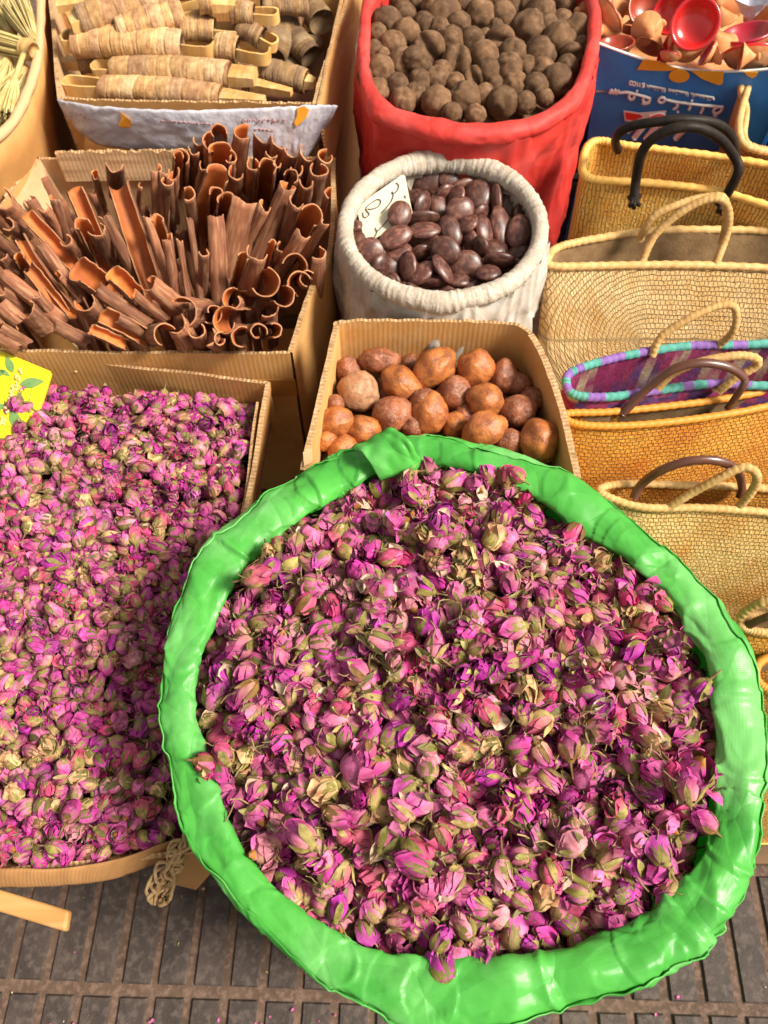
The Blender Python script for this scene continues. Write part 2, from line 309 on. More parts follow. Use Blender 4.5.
# ================================================================ SETTING
def build_ground():
    Vs = np.array([(-60, -60, 0), (60, -60, 0), (60, 60, 0), (-60, 60, 0)], float)
    g = obj('ground', Vs, np.array([(0, 1, 2, 3)]), M['grout'], loc=(0, 0, 0), smooth=False); g['kind'] = 'structure'
    a = math.radians(-1.6); ca, sa = math.cos(a), math.sin(a); parts = []
    cw, cl, gv, gh = .0475, .165, .0105, .014
    o0 = P(117, 993, 0); x0 = o0[0]; yc = P(200, 998, 0)[1]
    for i in range(-36, 38):
        for j in range(-6, 11):
            cx = x0 + (i + .5) * cw; cy = yc + (j + .5) * cl
            w, l = cw - gv, cl - gh
            jx, jy = random.uniform(-.0006, .0006), random.uniform(-.0006, .0006); h = .004 + random.uniform(-.0006, .0006); b = .0022
            base = [(-w / 2, -l / 2), (w / 2, -l / 2), (w / 2, l / 2), (-w / 2, l / 2)]
            top = [(-w / 2 + b, -l / 2 + b), (w / 2 - b, -l / 2 + b), (w / 2 - b, l / 2 - b), (-w / 2 + b, l / 2 - b)]
            V = [(cx + jx + x, cy + jy + y, .0003) for x, y in base] + [(cx + jx + x, cy + jy + y, h) for x, y in top]
            parts.append((np.array(V), np.array([(4, 5, 6, 7), (0, 1, 5, 4), (1, 2, 6, 5), (2, 3, 7, 6), (3, 0, 4, 7)])))
    V, F = merge(parts)
    V[:, :2] = V[:, :2] @ np.array([[ca, -sa], [sa, ca]]).T
    t = obj('pavement', V, F, M['tile'], loc=(0, 0, 0), smooth=False); t['kind'] = 'structure'
build_ground()

def stand(name, label, x0, x1, y0, y1, z, nb, legs=True):
    r = thing(name, label, 'wooden stand', ((x0 + x1) / 2, (y0 + y1) / 2, 0))
    w = (y1 - y0) / nb
    for k in range(nb):
        V, F = boxmesh(((x0 + x1) / 2, y0 + (k + .5) * w, z - .011), (x1 - x0 + random.uniform(-.02, .02), w - .008, .02)); add_bevel(obj('board', V, F, M['shade_wood'], r, smooth=False), .002)
    for x in (x0 + .04, x1 - .04):
        V, F = boxmesh((x, (y0 + y1) / 2, z - .042), (.04, y1 - y0 - .02, .036)); obj('crossbar', V, F, M['wood'], r, smooth=False)
        for y in (y0 + .03, y1 - .03):
            V, F = boxmesh((x, y, (z - .065) / 2 + .003), (.04, .04, z - .07)); obj('leg', V, F, M['wood'], r, smooth=False)
    return r
stand('display_stand', 'low wooden plank stand under the sacks boxes and baskets at the back', -.95, 1.0, .46, 1.75, .20, 9)
stand('display_stand', 'low wooden plank stand under the right hand column of straw bags', .335, .95, .10, .44, .20, 3)
sL = stand('display_stand', 'low wooden plank stand under the cardboard box of rosebuds', -.80, -.42, .26, .46, .375, 3)
# a loose sawn batten sticking out below the front of the rosebud box
a = P(-190, 843, .36); b = P(67, 921, .36); d = unit(b - a); n = unit(np.cross((0, 0, 1), d))
V = []
for q, sk in ((a, 0), (b, .006)):
    for s in (-1, 1):
        for zz in (0, -.03): V.append(q + n * s * .0088 + d * (-sk * s * .4) + np.array([0, 0, zz * .4]))
o = obj('wooden_batten', V, np.array([(0, 1, 3, 2), (4, 6, 7, 5), (0, 4, 5, 1), (2, 3, 7, 6), (0, 2, 6, 4), (1, 5, 7, 3)]), M['wood'], smooth=False)
add_bevel(o, .003, 3); tag(o, 'sawn pale wooden batten end sticking out under the front edge of the rosebud box', 'wood batten')
# upright that carries the batten
c = (a + b) / 2; V, F = boxmesh((a[0] + .02, a[1] - .0, .173), (.03, .03, .346)); 
tag(obj('wooden_post', V, F, M['wood'], smooth=False), 'short wooden post holding up the sawn batten', 'wood post')

# ================================================================ CARDBOARD
def panel(name, T0, T1, B1, B0, th, parent, m=('card', 'card_edge'), rag=.0012, bow=0.0, nu=60, nv=8, topcurve=None, seed=0):
    """a sheet of corrugated board: top edge T0->T1, bottom edge B0->B1, thickness th to both sides"""
    T0, T1, B0, B1 = map(lambda q: np.asarray(q, float), (T0, T1, B0, B1))
    n = unit(np.cross(T1 - T0, B0 - T0)); Lg = np.linalg.norm(T1 - T0); H = np.linalg.norm(B0 - T0)
    V = []; UV = []
    for side in (0, 1):
        for i in range(nu):
            u = i / (nu - 1)
            for j in range(nv):
                v = j / (nv - 1)
                t = T0 + (T1 - T0) * u; bt = B0 + (B1 - B0) * u
                if topcurve is not None: t = t + topcurve(u)
                p = t + (bt - t) * v
                p = p + n * (bow * math.sin(math.pi * u) * (1 - .6 * v) + .0018 * nz(u * Lg * 12 + seed, v * 3, seed) + .004 * (1 - v) * nz(u * Lg * 5 + seed * 3, seed))
                if j == 0: p = p + unit(t - bt) * rag * .8 * (nz(u * Lg * 160, seed, side * .7) + .8 * nz(u * Lg * 35, seed + 4))
                p = p + n * (th / 2 if side == 0 else -th / 2)
                V.append(p); UV.append((u * Lg + side * .37 + seed, v * H))
    F = list(gridf(nu, nv)[:, ::-1]) + list(gridf(nu, nv, base=nu * nv)); fm = [0] * len(F); N0 = nu * nv
    # edge strips get their own vertices so that their UVs run across the thickness
    def strip(idx):
        k0 = len(V)
        for q, i in enumerate(idx):
            V.append(V[i]); V.append(V[i + N0]); s = np.linalg.norm(np.asarray(V[i]) - V[idx[0]]); UV.append((s, 0)); UV.append((s, th))
        for q in range(len(idx) - 1):
            F.append((k0 + 2 * q, k0 + 2 * q + 1, k0 + 2 * q + 3, k0 + 2 * q + 2)); fm.append(1)
    strip([i * nv for i in range(nu)]); strip([i * nv + nv - 1 for i in range(nu)]); strip(list(range(nv))); strip([(nu - 1) * nv + j for j in range(nv)])
    return obj(name, V, np.array(F), [M[m[0]], M[m[1]]], parent, fm=fm, uv=UV, smooth=False)
def down(p, z): return np.array([p[0], p[1], z])

# --- box of rosebuds (left)
ZL = .48
RR = P(268, 382, ZL); RL = P(-110, 332, ZL); FR = P(188, 852, ZL); FL = P(-150, 885, ZL)
rb = thing('cardboard_box', 'large open cardboard box full of small dried rosebuds with a yellow packet inside', 'cardboard box', ((RR[0] + RL[0]) / 2, .3, .38), 'open cardboard boxes')
panel('rear_panel', RL, RR, down(RR, .38), down(RL, .38), .004, rb, seed=1, bow=-.004, nu=110)
panel('side_panel', RR, FR, down(FR, .38) + [-.012, .03, 0], down(RR, .38) + [-.012, 0, 0], .0055, rb, seed=2, nu=100, m=('card', 'card_edge'))
panel('front_panel', FR, FL, down(FL, .38) + [0, .035, 0], down(FR, .38) + [-.012, .035, 0], .004, rb, seed=3, nu=90)
panel('side_panel', FL, RL, down(RL, .38), down(FL, .38), .004, rb, seed=4)
V, F = boxmesh(((RR[0] + RL[0]) / 2, (RR[1] + FR[1]) / 2 + .02, .382), (RR[0] - RL[0] - .09, RR[1] - FR[1] - .05, .004)); obj('bottom_panel', V, F, M['card'], rb, smooth=False)
# inner liner flap standing against the right side panel
q0 = P(261, 402, ZL - .004) + np.array([-.004, 0, 0]); q1 = P(203, 792, ZL - .004)
panel('inner_flap', q0, q1, down(q1, .40) + [-.004, 0, 0], down(q0, .40) + [-.004, 0, 0], .003, rb, seed=5, rag=.002)
# front flap, folded outward, sagging and rolled
n = 80; V = []
fpts_in = catmull([P(-90, 874, .492), P(0, 868, .492), P(60, 868, .490), P(120, 858, .488), P(165, 842, .486), P(186, 838, .484)], n - 1)
fpts_out = catmull([P(-90, 890, .478), P(0, 888, .474), P(60, 886, .470), P(110, 880, .466), P(150, 866, .462), P(176, 852, .46)], n - 1)
UV = []
for i in range(n):
    a, b = fpts_in[i], fpts_out[i]; c = (a + b) / 2
    for j in range(12):
        t = j / 12 * 2 * math.pi
        th = .005 * (1 + .3 * nz(i * .3, 9)); V.append(c + (a - c) * math.cos(t) * 1.0 + np.array([0, 0, 1]) * math.sin(t) * th + np.array([0, .0, .0015 * nz(i * .25, j)])); UV.append((i * .01, j * .004))
obj('front_flap', V, gridf(n, 12, False, True), [M['card_brown']], rb, uv=UV)
# knotted twine at the front corner and the crumpled corner flap
tw = thing('twine_knot', 'tangled knot of jute twine hanging at the front corner of the rosebud box', 'twine', P(165, 880, .44))
for k in range(11):
    s0 = P(184 + random.uniform(-4, 4), 838 + random.uniform(-4, 6), .495); s1 = P(160 + random.uniform(-9, 7), 900 + random.uniform(-8, 5), .455)
    mids = [s0 + (s1 - s0) * f + np.array([random.uniform(-.009, .009), random.uniform(-.004, .004), random.uniform(0, .012)]) for f in (.15, .3, .45, .6, .75, .88)]
    pts = catmull([s0] + mids + [s1], 60)
    V, F = tube(pts, lambda i, a: .0014 * (1 + .25 * math.sin(a * 3 + i * .9)), 8); obj('strand', V, F, M['twine'], tw)
c = P(162, 901, .458); V, F = tube([c + np.array([0, 0, z]) for z in (-.004, -.002, .001, .004)], lambda i, a: (.003, .0048, .0045, .002)[i] * (1 + .15 * math.sin(a * 5)), 12); obj('knot', V, F, M['twine'], tw)
pts = [P(172, 884, .455), P(186, 850, .47), P(206, 848, .46), P(212, 872, .44), P(196, 890, .42)]
V, F = slab(pts, (0, -.3, 1), .003); obj('corner_flap', V, F, M['card_brown'], rb, smooth=False)
# tie string on the rear edge, a twist of dry leaf
pts = catmull([P(74, 344, .485), P(78, 352, .487), P(74, 362, .475), P(76, 372, .465)], 12); V, F = tube(pts, .0022, 6); 
tag(obj('dry_leaf_twist', V, F, M['straw'], smooth=True), 'small pale twist of dry leaf on the rear edge of the rosebud box', 'dry leaf')

def wall_loop(name, rim, z0, th, parent, inward=None, seed=0):
    V = []; UV = []; s = 0; c = rim.mean(axis=0)
    for i, p in enumerate(rim):
        if i: s += np.linalg.norm(rim[i] - rim[i - 1])
        t = unit((rim[min(i + 1, len(rim) - 1)] - rim[max(i - 1, 0)]) * [1, 1, 0]); nn = np.array([t[1], -t[0], 0])
        for k, (o_, z, uu) in enumerate(((-th / 2, z0, 0), (-th / 2, 0, 1), (th / 2, 0, 1), (th / 2, z0, 0))):
            zz = z0 if z == z0 else p[2] + .0022 * nz(s * 90, seed) + .002 * nz(s * 22, seed + 3)
            q = np.array([p[0], p[1], zz]) + nn * (o_ + .0015 * nz(s * 18, seed + 5)); V.append(q); UV.append((s, zz + o_))
    return obj(name, V, gridf(len(rim), 4), [M['card'], M['card_edge']], parent, uv=UV, smooth=False, fm=[1 if (k % 3) == 1 else 0 for k in range((len(rim) - 1) * 3)])
# --- cinnamon box
ZC = .50
CFR = P(290, 352, ZC); CFL = P(-120, 352, ZC); CRR = P(333, 158, ZC); CRL = P(38, 158, ZC)
cb = thing('cardboard_box', 'torn cardboard box stuffed with standing cinnamon bark quills', 'cardboard box', (CFR[0] - .2, .78, .2), 'open cardboard boxes')
panel('front_panel', CFR, CFL, down(CFL, .2), down(CFR, .2), .004, cb, seed=6, nu=120, rag=.0022)
up = lambda u: np.array([0, 0, .028 * math.sin(math.pi * min(1, u * 1.2)) ** .7 + .004 * nz(u * 14)])
wall_loop('side_panel', catmull([P(290, 352, ZC), P(298, 326, ZC + .004), P(312, 288, ZC + .012), P(327, 262, ZC + .014), P(333, 215, ZC + .01), P(333, 158, ZC)], 120), .2, .006, cb, seed=7)
panel('rear_panel', CRR, CRL, down(CRL, .2), down(CRR, .2), .004, cb, seed=8, nu=100, m=('card_pale', 'card_edge'))
panel('side_panel', CRL, CFL, down(CFL, .2), down(CRL, .2), .004, cb, seed=9)
a, b = CRL, P(3, 196, ZC); panel('side_flap', b, a, a + np.array([.015, -.0, -.09]), b + np.array([.03, -.02, -.09]), .005, cb, seed=10, rag=.008, m=('card_pale', 'card_edge'))
a, b = P(55, 152, .515), P(190, 150, .515); panel('rear_flap', a, b, down(b, .47), down(a, .47), .005, cb, seed=11, rag=.005, m=('card_pale', 'card_edge'))
V, F = boxmesh((CFR[0] - .22, .78, .204), (.40, .30, .004)); obj('bottom_panel', V, F, M['card'], cb, smooth=False)
# brown tape band low on the front corner
a = CFR + np.array([-.05, -.0045, -.045]); b = CFR + np.array([.002, -.0045, -.045]); V, F = slab([a, b, b - np.array([0, 0, .03]), a - np.array([0, 0, .03])], (0, -1, 0), .0008); obj('tape', V, F, M['tape'], cb, smooth=False)

# --- box of bark bundles (back left)
ZB = .56
BFL = P(60, 98, ZB); BFR = P(314, 104, ZB); BRR = P(352, -20, ZB); BRL = P(48, -20, ZB)
bb = thing('cardboard_box', 'deep cardboard box with a white printed liner holding wrapped bark bundles', 'cardboard box', ((BFL[0] + BFR[0]) / 2, 1.2, .2), 'open cardboard boxes')
panel('front_panel', BFL, BFR, down(BFR, .2), down(BFL, .2), .004, bb, seed=12, nu=90, m=('weave_grid', 'card_edge'), rag=.003)
panel('side_panel', BFR, BRR, down(BRR, .2), down(BFR, .2), .005, bb, seed=13, rag=.003)
panel('rear_panel', BRR, BRL, down(BRL, .2), down(BRR, .2), .004, bb, seed=14)
panel('side_panel', BRL, BFL, down(BFL, .2), down(BRL, .2), .006, bb, seed=15, m=('card_pale', 'card_edge'))
V, F = boxmesh(((BFL[0] + BFR[0]) / 2, 1.2, .204), (.38, .30, .004)); obj('bottom_panel', V, F, M['card'], bb, smooth=False)
# flap leaning outward along the right side, white label with an orange mark on it
rf = panel('side_flap', P(318, 104, ZB + .002), P(354, -60, ZB + .002), P(374, -60, .48), P(330, 178, .47), .004, bb, seed=16, m=('card', 'card_edge'))
pn = unit(np.cross(P(352, -60, ZB) - P(310, 112, ZB), P(322, 190, .47) - P(310, 112, ZB)));
if np.dot(pn, CAM - P(330, 50, ZB)) < 0: pn = -pn
pp = P(310, 112, ZB + .002)
V, F = slab([on_plane(x, y, pp, pn, .0042) for x, y in ((322, 102), (336, 66), (352, 14), (357, 10), (354, 60), (341, 105), (336, 108))], pn, .0008)
lb = obj('label_patch', V, F, M['flap_white'], rf, smooth=False)
V, F = slab([on_plane(x, y, pp, pn, .0052) for x, y in ((329, 80), (334, 78), (333.5, 96), (331, 99), (330, 97), (331.5, 84))], pn, .0008)
obj('orange_mark', V, F, M['orange_ink'], rf, smooth=False)
pts = [on_plane(x, y, pp, pn, .005) for x, y in ((337, 70), (341, 58), (343, 48), (348, 34), (350, 24))]; V, F = tube(catmull(pts, 20), lambda i, a: .0006 * (1 + .6 * math.sin(i * 2.1)), 4); obj('faint_print', V, F, M['faint_ink'], rf)
# white printed liner folded over the front
n, m_ = 120, 22; V = []; UV = []
top = catmull([P(58, 97, .566), P(100, 104, .566), P(180, 108, .566), P(260, 106, .566), P(310, 103, .567), P(338, 103, .566)], n - 1)
bot = catmull([P(76, 124, .515), P(100, 142, .50), P(170, 152, .495), P(240, 160, .49), P(290, 162, .485), P(300, 164, .483), P(318, 140, .50)], n - 1)
for i in range(n):
    for j in range(m_):
        v = j / (m_ - 1); p = top[i] * (1 - v) + bot[i] * v
        bul = .003 * math.sin(v * math.pi) ** .6 + .0035 * nz(i * .12, v * 3) * v + .0018 * nz(i * .5 + v * 6, v * 9, 3) + .003 * abs(nz(i * .06 + v * 2.5, v * 1.2, 8))
        V.append(p + np.array([0, -bul - .004, .002 * nz(i * .2, 4)])); UV.append((i * .003, v * .06))
lin = obj('white_liner', V, gridf(n, m_), [M['flap_white']], bb, uv=UV); md = lin.modifiers.new('thick', 'SOLIDIFY'); md.thickness = .0012
def on_liner(px, py, off=.0015):
    best = None; Va = on_liner.V
    d = np.array([ray(px, py)]); d = d / np.linalg.norm(d); r = Va - CAM; t = r @ d[0]; e = np.linalg.norm(r - t[:, None] * d[0], axis=1)
    k = int(np.argmin(e)); return CAM + d[0] * t[k] - d[0] * off
on_liner.V = np.array(V)
def ink_line(name, pts, r, m_, parent, on=on_liner, off=.002, k=4):
    q = [on(x, y, off) for x, y in pts]; q = catmull(q, max(4, len(q) * k)); V, F = tube(q, r, 5); return obj(name, V, F, M[m_], parent)
for (x, y, pts) in ((124, 118, [(120, 112), (126, 117), (131, 121), (131, 127), (124, 128), (118, 126), (121, 120)]), (300, 118, [(297, 108), (305, 106), (309, 110), (306, 118), (300, 124), (296, 127), (294, 122), (297, 116)])):
    q = [on_liner(a_, b_, .004) for a_, b_ in pts]; nn = unit(CAM - q[0]); V, F = slab(q, nn, .003); obj('orange_print', V, F, M['orange_ink'], lin, smooth=False)
def scribble(x0, y0, x1, y1, h, nchar, rnd):
    out = []
    for c_ in range(nchar):
        f = (c_ + .2) / nchar; f2 = (c_ + .8) / nchar; ax, ay = x0 + (x1 - x0) * f, y0 + (y1 - y0) * f; bx, by = x0 + (x1 - x0) * f2, y0 + (y1 - y0) * f2
        out.append([(ax, ay - h * rnd.random()), (ax + .2, ay + h * rnd.random()), ((ax + bx) / 2, ay - h * rnd.random()), (bx, by + h * (rnd.random() - .5))])
    return out
rr = random.Random(3)
for args in ((160, 121, 222, 125, 1.2, 14), (242, 121, 286, 121, 2.4, 9), (254, 129, 274, 131, 1.0, 5), (70, 112, 92, 119, 2.2, 5)):
    for s_ in scribble(*args, rr): ink_line('faint_print', s_, .0006, 'faint_ink', lin, k=2)

# --- straw-brush box (far left corner)
ZS = .57
sb = thing('cardboard_box', 'cardboard box with a bent rounded corner full of straw brushes in the far corner', 'cardboard box', down(P(-40, 60, ZS), .2), 'open cardboard boxes')
rim = catmull([P(40, -60, ZS), P(41, 0, ZS), P(40, 40, ZS), P(36, 70, ZS), P(22, 108, ZS), P(4, 134, ZS), P(-40, 158, ZS), P(-120, 170, ZS)], 90)
V = []; UV = []
for i, p in enumerate(rim):
    c0 = P(-60, 40, ZS); out = unit(np.array([p[0] - c0[0], p[1] - c0[1], 0]))
    for j in range(10):
        z = ZS - (ZS - .2) * (j / 9) ** 1.0; V.append(np.array([p[0], p[1], 0]) + out * (.006 * nz(i * .1, j * .5) - .075 * (j / 9)) + np.array([0, 0, z + (.004 * nz(i * .3) if j == 0 else 0)])); UV.append((i * .008, z))
w_ = obj('side_panel', V, gridf(len(rim), 10), [M['weave_grid']], sb, uv=UV); md = w_.modifiers.new('t', 'SOLIDIFY'); md.thickness = .006; md.offset = 0
V, F = tube(rim + np.array([0, 0, .002]), lambda i, a: .0065 * (1 + .25 * nz(i * .25, a)), 10); obj('rolled_edge', V, F, M['card_pale'], sb)
V, F = boxmesh(down(P(-90, 40, ZS), .204), (.2, .25, .004)); obj('bottom_panel', V, F, M['card'], sb, smooth=False)

# --- nut box (centre)
ZN = .54
nb = thing('cardboard_box', 'small open cardboard box of round reddish nuts between white sack and green sack', 'cardboard box', down(P(440, 400, ZN), .2), 'open cardboard boxes')
nrim = catmull([P(303, 470, ZN), P(318, 405, ZN), P(335, 332, ZN), P(342, 322, ZN), P(400, 320, ZN), P(470, 321, ZN), P(515, 325, ZN), P(536, 342, ZN), P(556, 390, ZN), P(570, 440, ZN), P(577, 478, ZN)], 200)
wall_loop('side_panel', nrim[:62], .2, .006, nb, seed=1); wall_loop('rear_panel', nrim[61:135], .2, .004, nb, seed=2); wall_loop('side_panel', nrim[134:], .2, .007, nb, seed=3)
a, b = P(303, 470, ZN - .05), P(577, 478, ZN - .05); panel('front_panel', b, a, down(a, .2), down(b, .2), .004, nb, seed=17)
V, F = boxmesh((nrim[:, 0].mean(), .53, .204), (.19, .17, .004)); obj('bottom_panel', V, F, M['card'], nb, smooth=False)
# small tape patch on the left front corner of the nut box
tp = [P(303, 452, ZN + .0035), P(312, 448, ZN + .0035), P(313, 462, ZN + .0035), P(304, 466, ZN + .0035)]; V, F = slab(tp, (0, 0, 1), .001); obj('tape', V, F, M['card_pale'], nb, smooth=False)
# ================================================================ SACKS
def _h(i, j, k): return ((math.sin(i * 127.1 + j * 311.7 + k * 74.7) * 43758.5453) % 1.0) * 2 - 1
def facet(u, v, k=0):
    """random heights on a lattice, joined by flat triangles: crisp folds"""
    i, j = math.floor(u), math.floor(v); a, b = u - i, v - j; h = _h
    if (i + j) % 2:
        if a + b < 1: return h(i, j, k) + a * (h(i + 1, j, k) - h(i, j, k)) + b * (h(i, j + 1, k) - h(i, j, k))
        return h(i + 1, j + 1, k) + (1 - a) * (h(i, j + 1, k) - h(i + 1, j + 1, k)) + (1 - b) * (h(i + 1, j, k) - h(i + 1, j + 1, k))
    if a > b: return h(i, j, k) + a * (h(i + 1, j, k) - h(i, j, k)) + b * (h(i + 1, j + 1, k) - h(i + 1, j, k))
    return h(i, j, k) + b * (h(i, j + 1, k) - h(i, j, k)) + a * (h(i + 1, j + 1, k) - h(i, j + 1, k))
def facet_loop(s, ph, ns, nph, sh, k, warp=.35):
    """periodic in s (0..1) and, because it is cross-faded, in ph"""
    ws = s + .012 * nz(math.cos(6.283 * s) * 4, math.sin(6.283 * s) * 4, ph * .7 + k)
    def f(p, q):
        u = ws * ns; v = p / (2 * math.pi) * nph + sh * u
        i = math.floor(u); 
        return facet(u, v, q)
    w = min(1, max(0, (s - .96) / .04)); a = f(ph, k) if w < 1 else 0
    if w > 0:
        u = (ws - 1) * ns; a = a * (1 - w) + facet(u, ph / (2 * math.pi) * nph + sh * u, k) * w
    return a
SACKV = {}
def sack(name, label, outer_px, inner_px, z, zbase, mrim, mbody, ntheta=480, nphi=40, wr=1.0, hfac=.62, style='plastic', rbase=.86, liner=None, drop_in=.12, group='open sacks', bul=.012):
    oc = catmull([P(x, y, z) for x, y in outer_px], 400, True); ic = catmull([P(x, y, z) for x, y in inner_px], 400, True)
    c = (oc.mean(axis=0) + ic.mean(axis=0)) / 2
    def polar(cv):
        a = np.arctan2(cv[:, 1] - c[1], cv[:, 0] - c[0]); r = np.hypot(cv[:, 0] - c[0], cv[:, 1] - c[1]); i = np.argsort(a); a, r = a[i], r[i]
        return lambda t: np.interp((t + math.pi) % (2 * math.pi) - math.pi, np.r_[a[-1] - 2 * math.pi, a, a[0] + 2 * math.pi], np.r_[r[-1], r, r[0]])
    ro, ri = polar(oc), polar(ic); root = thing(name, label, 'sack', (c[0], c[1], zbase), group)
    V = []; UV = []; R0 = float(ro(np.array(0.)))
    for i in range(ntheta):
        th = 2 * math.pi * i / ntheta; o_, n_ = float(ro(th)), float(ri(th)); mid, hw = (o_ + n_) / 2, (o_ - n_) / 2
        er = np.array([math.cos(th), math.sin(th), 0])
        s = th * R0
        cx, cy = math.cos(th), math.sin(th)
        for j in range(nphi):
            ph = 2 * math.pi * j / nphi
            if style == 'plastic':
                q_ = (ph + 1.57) % (2 * math.pi); S_ = i / ntheta
                d = hw * (.30 * facet_loop(S_, q_, 22, 4, .5, 1) + .17 * facet_loop(S_, q_, 44, 6, -.5, 2) + .030 * facet_loop(S_, q_, 130, 13, .3, 3) + .010 * facet_loop(S_, q_, 330, 30, .2, 4)) + hw * .06
                sw = (S_ * 24 + .55 * math.sin(ph * .5 + .8) * 2 + 1.6 * nz(cx * 3, cy * 3, 2)) % 1.0; sw2 = (S_ * 37 - .8 * math.sin(ph * .5 + .8) * 2 + 2.2 * nz(cx * 4, cy * 4, 6)) % 1.0
                d += hw * (.20 * (sw ** 1.5) * max(0, .35 + 1.3 * nz(cx * 5, cy * 5, 4)) + .13 * (sw2 ** 2) * max(0, .3 + 1.4 * nz(cx * 7, cy * 7, 9 + ph * .1)) - .08)
                d += hw * .22 * max(0, 1 - abs(nz(cx * 4.5, cy * 4.5, 1.1 + .35 * math.sin(ph)) * 11)) * (.5 + .5 * nz(cx * 6, cy * 6, 5))
            elif style == 'rope':
                tw = math.sin(th * 70 + 1.6 * math.sin(ph) + 7.0 * nz(cx * 5, cy * 5, .5) + ph * 1.0) * (.5 + .9 * nz(cx * 6, cy * 6, 8))
                d = hw * (.055 * tw + .10 * nz(cx * 12, cy * 12, .6) + .05 * nz(cx * 60 + math.cos(ph), cy * 60, math.sin(ph) * 2) + .07 * nz(cx * 140, cy * 140, math.sin(ph + .5)))
            else:
                q_ = (ph + 1.57) % (2 * math.pi); S_ = i / ntheta
                d = hw * (.12 * facet_loop(S_, q_, 30, 4, .5, 11) + .07 * facet_loop(S_, q_, 80, 9, -.3, 12) + .03 * facet_loop(S_, q_, 200, 18, .3, 13) + .10 * nz(cx * 5, cy * 5, 3))
            r = mid + (hw + d) * math.cos(ph); zz = z - hw * hfac * .35 + (hw * hfac + d * .8) * math.sin(ph)
            V.append(np.array([c[0], c[1], 0]) + er * r + np.array([0, 0, zz])); UV.append((s, ph * .01))
    obj('rolled_rim', V, gridf(ntheta, nphi, True, True), [M[mrim]], root, uv=UV)
    root['_'] = 0; del root['_']; SACKV[name] = (np.array(V).reshape(ntheta, nphi, 3), root)
    # body, hanging from the roll to the base
    nb_ = 44; V = []; UV = []
    for i in range(ntheta // 2):
        th = 4 * math.pi * i / ntheta; o_ = float(ro(th)) ; n_ = float(ri(th)); er = np.array([math.cos(th), math.sin(th), 0]); cx, cy = er[0], er[1]
        for j in range(nb_):
            v = j / (nb_ - 1); zz = z - .006 - (z - zbase - .004) * v
            hw = (o_ - n_) / 2
            f_ = facet_loop(i * 2 / ntheta, v * 5, 26, 5, .5, 21) * .006 + facet_loop(i * 2 / ntheta, v * 5, 60, 14, -.4, 22) * .003; r = f_ * min(1, v * 6) + (o_ - hw * .55) * (1 - v) + (R0 * rbase) * v + bul * math.sin(math.pi * min(1, v * 1.1)) + .008 * nz(cx * 3, cy * 3, v * 2.5) + .006 * (1 - abs(2 * nz(cx * 6 + v, cy * 6, v * 5))) ** 2
            if j == nb_ - 1: r *= .93
            V.append(np.array([c[0], c[1], zz]) + er * r); UV.append((th * R0, zz))
    k = len(V); V.append(np.array([c[0], c[1], zbase + .002])); F = [tuple(f) for f in gridf(ntheta // 2, nb_, True)[:, ::-1]]
    for i in range(ntheta // 2): F.append((i * nb_ + nb_ - 1, ((i + 1) % (ntheta // 2)) * nb_ + nb_ - 1, k))
    UV.append((0, 0)); obj('body', V, F, [M[mbody]], root, uv=UV)
    # inner wall
    V = []
    for i in range(ntheta // 2):
        th = 4 * math.pi * i / ntheta; o_ = float(ro(th)); n_ = float(ri(th)); hw = (o_ - n_) / 2; er = np.array([math.cos(th), math.sin(th), 0]); cx, cy = er[0], er[1]
        for j in range(12):
            v = j / 11; r = n_ + hw * .5 + .003 * nz(cx * 12, cy * 12, v * 3) + .004 * (1 - abs(2 * nz(cx * 18, cy * 18, v))) ** 3 - v * .008
            if j == 11: r *= .6
            V.append(np.array([c[0], c[1], z - .004 - drop_in * v]) + er * r)
    obj('lining', V, gridf(ntheta // 2, 12, True), [M[liner or mrim]], root)
    return root, c, ro, ri

G_OUT = [(410, 436), (470, 440), (540, 462), (598, 492), (655, 540), (703, 585), (738, 632), (757, 680), (764, 740), (762, 800), (758, 850), (744, 895), (704, 945), (640, 990), (570, 1009), (500, 1018), (430, 1021), (380, 1010), (330, 984), (280, 947), (235, 905), (196, 860), (178, 815), (167, 760), (163, 690), (168, 640), (185, 592), (208, 550), (236, 524), (270, 496), (310, 470), (350, 449), (388, 436)]
G_IN = [(420, 466), (480, 474), (540, 496), (590, 530), (635, 562), (672, 598), (700, 640), (716, 690), (719, 740), (712, 790), (705, 840), (685, 882), (645, 916), (590, 944), (520, 960), (450, 962), (390, 958), (345, 942), (300, 910), (262, 872), (232, 832), (214, 790), (200, 740), (194, 690), (203, 640), (222, 600), (252, 560), (290, 524), (335, 496), (380, 474)]
GZ = .60
gs, gc, gro, gri = sack('plastic_lined_sack', 'big round sack lined with bright green plastic and heaped with large rosebuds', G_OUT, G_IN, GZ, .006, 'green', 'green', ntheta=900, nphi=56, wr=1.3, hfac=.44)
# the loose end of the roll, standing up as a folded tip at the back
V = []; nn_, mm_ = 30, 16
e0 = [P(352, 449, .612), P(372, 438, .620), P(392, 429, .628), P(402, 440, .626)]; e1 = [P(380, 480, .606), P(398, 474, .610), P(414, 470, .612), P(420, 462, .612)]
A_, B_ = catmull(e0, nn_ - 1), catmull(e1, nn_ - 1)
for i in range(nn_):
    for j in range(mm_):
        v = j / (mm_ - 1); V.append(A_[i] * (1 - v) + B_[i] * v + np.array([0, 0, .012 * math.sin(v * math.pi) + .004 * nz(i * .2, v * 4)]))
o = obj('folded_tip', V, gridf(nn_, mm_), [M['green']], gs); md = o.modifiers.new('t', 'SOLIDIFY'); md.thickness = .0015
